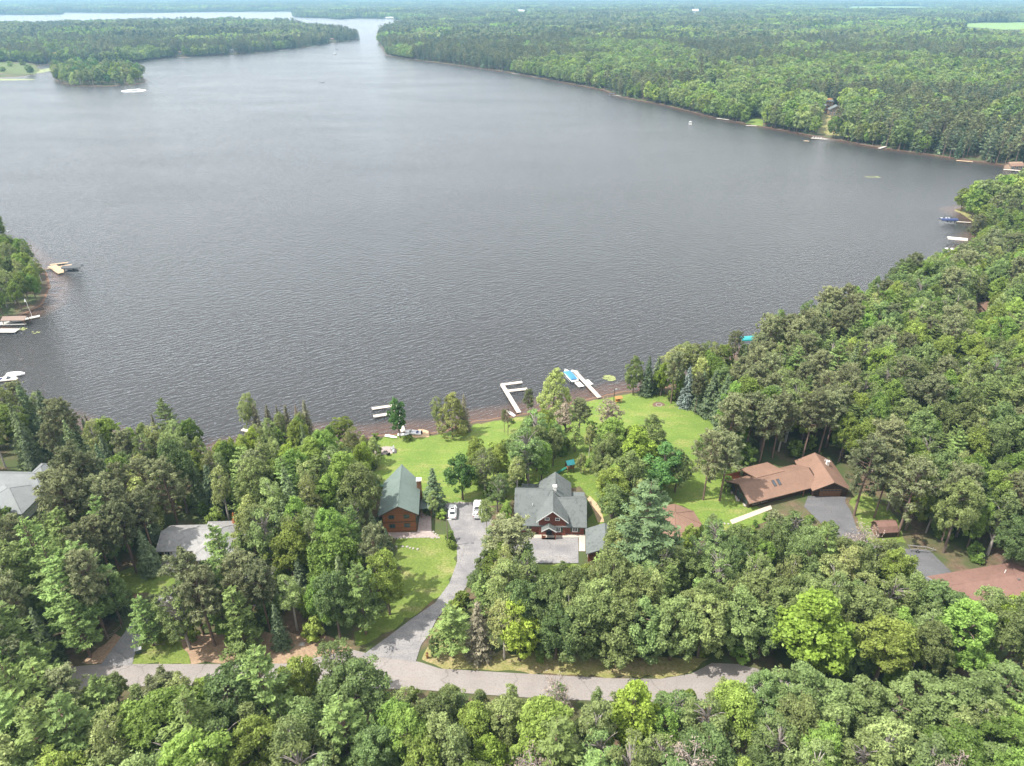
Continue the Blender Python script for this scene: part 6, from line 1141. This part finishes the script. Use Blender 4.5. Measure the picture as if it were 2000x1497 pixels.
# ------------------------------------------------------------------ far woods: one mass of simpler trees
def merged(parts, name):
    """join (mesh, offset, scale, turn) copies into one mesh"""
    Vs, Qs, Ts, Ms, mats = [], [], [], [], []; b = 0
    for me_, off, sc, tn in parts:
        n = len(me_.vertices); co = np.empty(n * 3, np.float32); me_.vertices.foreach_get('co', co); co = co.reshape(-1, 3) * sc
        c, s = math.cos(tn), math.sin(tn); co = np.stack([co[:, 0] * c - co[:, 1] * s, co[:, 0] * s + co[:, 1] * c, co[:, 2]], 1) + np.array(off)
        q = np.empty(len(me_.loops), np.int32); me_.loops.foreach_get('vertex_index', q); q = q.reshape(-1, 4) + b; b += n
        mn = me_.materials[0].name
        if mn not in mats: mats.append(mn)
        if 'tint' in me_.attributes: tt = np.empty(len(q), np.float32); me_.attributes['tint'].data.foreach_get('value', tt); tt = np.clip(tt + random.Random(b).uniform(-.3, .3), 0, 1)
        else: tt = np.full(len(q), .5)
        Vs.append(co); Qs.append(q); Ts.append(tt); Ms.append(np.full(len(q), mats.index(mn)))
    return raw_mesh(name, np.concatenate(Vs), np.concatenate(Qs), mats, np.concatenate(Ts), np.concatenate(Ms))
LB = dict(nl=34, ml=48, leaf=.55, limbs=3, lod=True)
lodp = {'oak': broadleaf(201, 15, 4.4, 'oak_leaf', **LB), 'maple': broadleaf(202, 15, 4.2, 'maple_leaf', **LB), 'birch': broadleaf(203, 14, 3.4, 'birch_leaf', **LB), 'maple2': broadleaf(204, 14, 4.4, 'maple_leaf', **{**LB, 'ragged': .35}), 'oak2': broadleaf(208, 16, 4.0, 'oak_leaf', **{**LB, 'ragged': .35}),
        'redpine': red_pine(205, 19, nb=22, tufts=3, lod=True, size=.85, start=.35), 'whitepine': white_pine(206, 19, 'conifer_leaf', lod=True, size=.45), 'spruce': spruce(207, 14, lod=True, size=.5)}
tcol = bpy.data.collections.new('forest_kinds'); LODK = list(lodp)
def proto(i, me_): o = bpy.data.objects.new(f'kind_{i:02d}', me_); tcol.objects.link(o)
for i, k in enumerate(LODK): proto(i, merged([(lodp[k][0], (0, 0, 0), 1, 0), (lodp[k][1], (0, 0, 0), 1, 0)], 'forest_' + k))
FB = dict(nl=16, ml=14, leaf=1.25, limbs=0, lod=True); far = {'b': [broadleaf(211, 15, 4.6, 'oak_leaf', **FB)[1], broadleaf(212, 15, 4.6, 'maple_leaf', **FB)[1], broadleaf(213, 14, 4.2, 'birch_leaf', **FB)[1]], 'c': [white_pine(214, 19, 'conifer_leaf', lod=True, size=.9, per=4)[1], spruce(215, 15, lod=True, size=.9)[1], red_pine(216, 18, nb=9, tufts=3, lod=True, size=1.8, start=.3)[1]]}
for i, f in enumerate((.1, .3, .65, .9)):
    rr_ = random.Random(300 + i); parts = []
    for gx_ in range(8):
        for gy_ in range(8):
            k = 'c' if rr_.random() < f else 'b'; parts.append((rr_.choice(far[k]), ((gx_ - 3.5) * 6.2 + rr_.uniform(-2.6, 2.6), (gy_ - 3.5) * 6.2 + rr_.uniform(-2.6, 2.6), 0), rr_.uniform(.75, 1.15), rr_.random() * 6))
    proto(8 + i, merged(parts, f'forest_patch_{i}'))
nr = np.random.default_rng(5)
def jgrid(step, ymin, ymax):
    X, Y = np.meshgrid(np.arange(-ymax * .8 - 60, ymax * .8 + 60, step), np.arange(ymin - step, ymax, step)); X = X.ravel() + nr.uniform(-.5, .5, X.size) * step; Y = Y.ravel() + nr.uniform(-.5, .5, Y.size) * step
    k = (np.abs(X) < .76 * Y + 40) & (Y > ymin) & (Y < ymax); return X[k], Y[k]
CLEAR = [[(1625, 25), (1650, 13), (1805, 12.5), (1840, 17), (1800, 24)], [(1865, 72), (1872, 47), (1890, 46), (2100, 44), (2100, 74)], [(-300, 160), (-300, 122), (45, 122), (78, 128), (85, 140), (40, 152)], [(1594, 268), (1600, 235), (1606, 222), (1622, 222), (1628, 250), (1645, 270)], [(1600, 262), (1602, 205), (1645, 208), (1648, 258)], [(1455, 250), (1465, 228), (1492, 232), (1494, 250)], [(1138, 152), (1142, 132), (1158, 132), (1158, 152)], [(1381, 208), (1381, 176), (1401, 176), (1401, 208)], [(1880, 316), (1890, 306), (1910, 306), (1912, 318)], [(1968, 345), (1970, 322), (2010, 322), (2010, 345)], [(100, 122), (100, 110), (126, 110), (126, 122)], [(1340, 36), (1340, 24), (1380, 24), (1380, 36)], [(1005, 34), (1005, 22), (1032, 22), (1032, 34)], [(750, 42), (750, 36), (780, 37), (780, 42)]]
for a, b in ((350, 108), (452, 102), (648, 80)): CLEAR.append([(a - 5, b + 6), (a - 5, b - 3), (a + 5, b - 3), (a + 5, b + 6)])
def keep(X, Y, dmin):
    d = sdf(X, Y); k = (d > dmin) & ~inpoly(X, Y, ISLE); u, v = proj(X, Y, gz(X, Y, d))
    for c in CLEAR: k &= ~inpoly(u, v, c)
    return k, d
FP = []
def addpts(X, Y, D, patch, sc0=1.0):
    con = .55 * vnoise(X, Y, 190, 7) + .45 * vnoise(X, Y, 60, 8); u, _v = proj(X, Y, 0 * X)
    con = np.clip((con - .5) * 4.5 + .45 + .25 * ((u < 1150) & (Y > 600)) - .2 * (u > 1500) - .35 * (Y < 560) * (u < 500), 0, 1)
    if patch: idx = 8 + np.clip((con * 4 + nr.uniform(-.6, .6, len(X))).astype(int), 0, 3)
    else:
        isc = nr.random(len(X)) < con; r = nr.random(len(X)); idx = np.where(isc, np.where(r < .4, 5, np.where(r < .8, 6, 7)), np.where(r < .27, 0, np.where(r < .5, 1, np.where(r < .62, 2, np.where(r < .82, 3, 4)))))
    s = sc0 * np.clip(nr.normal(.92, .2, len(X)), .5, 1.4); s = s * np.where((idx >= 5) & (idx < 7), 1.02, 1.0); FP.append(np.stack([X, Y, gz(X, Y, D) - .2, idx, nr.random(len(X)) * 6.28 if not patch else np.floor(nr.random(len(X)) * 4) * 1.5708, s], 1))
X, Y = jgrid(4.7, 318, 720); k, d = keep(X, Y, .4); k &= (Y > 335) | (X < -242) | (X > 264); addpts(X[k], Y[k], d[k], False)
X, Y = jgrid(5.0, 720, 1600); k, d = keep(X, Y, .4); addpts(X[k], Y[k], d[k], False)
X, Y = jgrid(6.5, 1600, 5000); d0 = inpoly(X, Y, LAKE); X, Y = X[~d0], Y[~d0]
kk = nr.random(len(X)) < 1.0; d = sdf(X, Y); k2 = (d > .4) & (d < 34); u, v = proj(X, Y, 0 * X)
for c in CLEAR: k2 &= ~inpoly(u, v, c)
addpts(X[k2], Y[k2], d[k2], False)
X, Y = jgrid(44, 1600, 4200); k, d = keep(X, Y, 26); addpts(X[k], Y[k], d[k], True)
X, Y = jgrid(86, 4200, 11500); k, d = keep(X, Y, 50); n0 = len(FP); addpts(X[k], Y[k], d[k], True, 2.0); FP[-1][:, 5] = 1.95
FP = np.concatenate(FP); print('forest points', len(FP))
me = bpy.data.meshes.new('forest'); me.vertices.add(len(FP)); me.vertices.foreach_set('co', FP[:, :3].astype(np.float32).ravel())
me.attributes.new('idx', 'INT', 'POINT').data.foreach_set('value', FP[:, 3].astype(np.int32)); me.attributes.new('turn', 'FLOAT', 'POINT').data.foreach_set('value', FP[:, 4].astype(np.float32))
wf = np.where(FP[:, 3] < 5, 1.02, np.where(FP[:, 3] < 8, .92, 1.0)); sc3 = np.stack([FP[:, 5] * wf, FP[:, 5] * wf, np.where(FP[:, 5] > 1.5, 1.15, FP[:, 5])], 1); me.attributes.new('size', 'FLOAT_VECTOR', 'POINT').data.foreach_set('vector', sc3.astype(np.float32).ravel())
forest = bpy.data.objects.new('forest', me); COL.objects.link(forest); tag(forest, 'continuous mixed forest rolling away around the lake to the horizon', 'forest', kind='stuff')
ng = bpy.data.node_groups.new('scatter_trees', 'GeometryNodeTree'); ng.interface.new_socket('Geometry', in_out='INPUT', socket_type='NodeSocketGeometry'); ng.interface.new_socket('Geometry', in_out='OUTPUT', socket_type='NodeSocketGeometry')
gi, go = ng.nodes.new('NodeGroupInput'), ng.nodes.new('NodeGroupOutput'); ip = ng.nodes.new('GeometryNodeInstanceOnPoints'); ci = ng.nodes.new('GeometryNodeCollectionInfo'); ci.inputs['Collection'].default_value = tcol; ci.inputs['Separate Children'].default_value = True; ci.inputs['Reset Children'].default_value = True
def attr(nm, ty): a = ng.nodes.new('GeometryNodeInputNamedAttribute'); a.data_type = ty; a.inputs['Name'].default_value = nm; return next(o for o in a.outputs if o.enabled and o.name == 'Attribute')
cx3 = ng.nodes.new('ShaderNodeCombineXYZ'); er = ng.nodes.new('FunctionNodeEulerToRotation'); lk = ng.links.new
lk(attr('turn', 'FLOAT'), cx3.inputs['Z']); lk(cx3.outputs[0], er.inputs[0]); lk(er.outputs[0], ip.inputs['Rotation']); lk(attr('size', 'FLOAT_VECTOR'), ip.inputs['Scale']); lk(attr('idx', 'INT'), ip.inputs['Instance Index'])
ip.inputs['Pick Instance'].default_value = True; lk(gi.outputs[0], ip.inputs['Points']); lk(ci.outputs[0], ip.inputs['Instance']); lk(ip.outputs[0], go.inputs[0])
forest.modifiers.new('scatter', 'NODES').node_group = ng

# ------------------------------------------------------------------ air
m, t = new_mat('haze_air'); pv_ = N(t, 'ShaderNodeVolumePrincipled'); pv_.inputs['Color'].default_value = (0.42, 0.74, 1.0, 1); pv_.inputs['Density'].default_value = 1.25e-4; pv_.inputs['Anisotropy'].default_value = 0.2
o = N(t, 'ShaderNodeOutputMaterial'); t.links.new(pv_.outputs[0], o.inputs['Volume'])
hz_ = MB().box(-13500, 13500, -300, 17500, -5, 128).build('haze', m); tag(hz_, 'pale blue summer haze over the whole landscape', 'haze', kind='stuff')
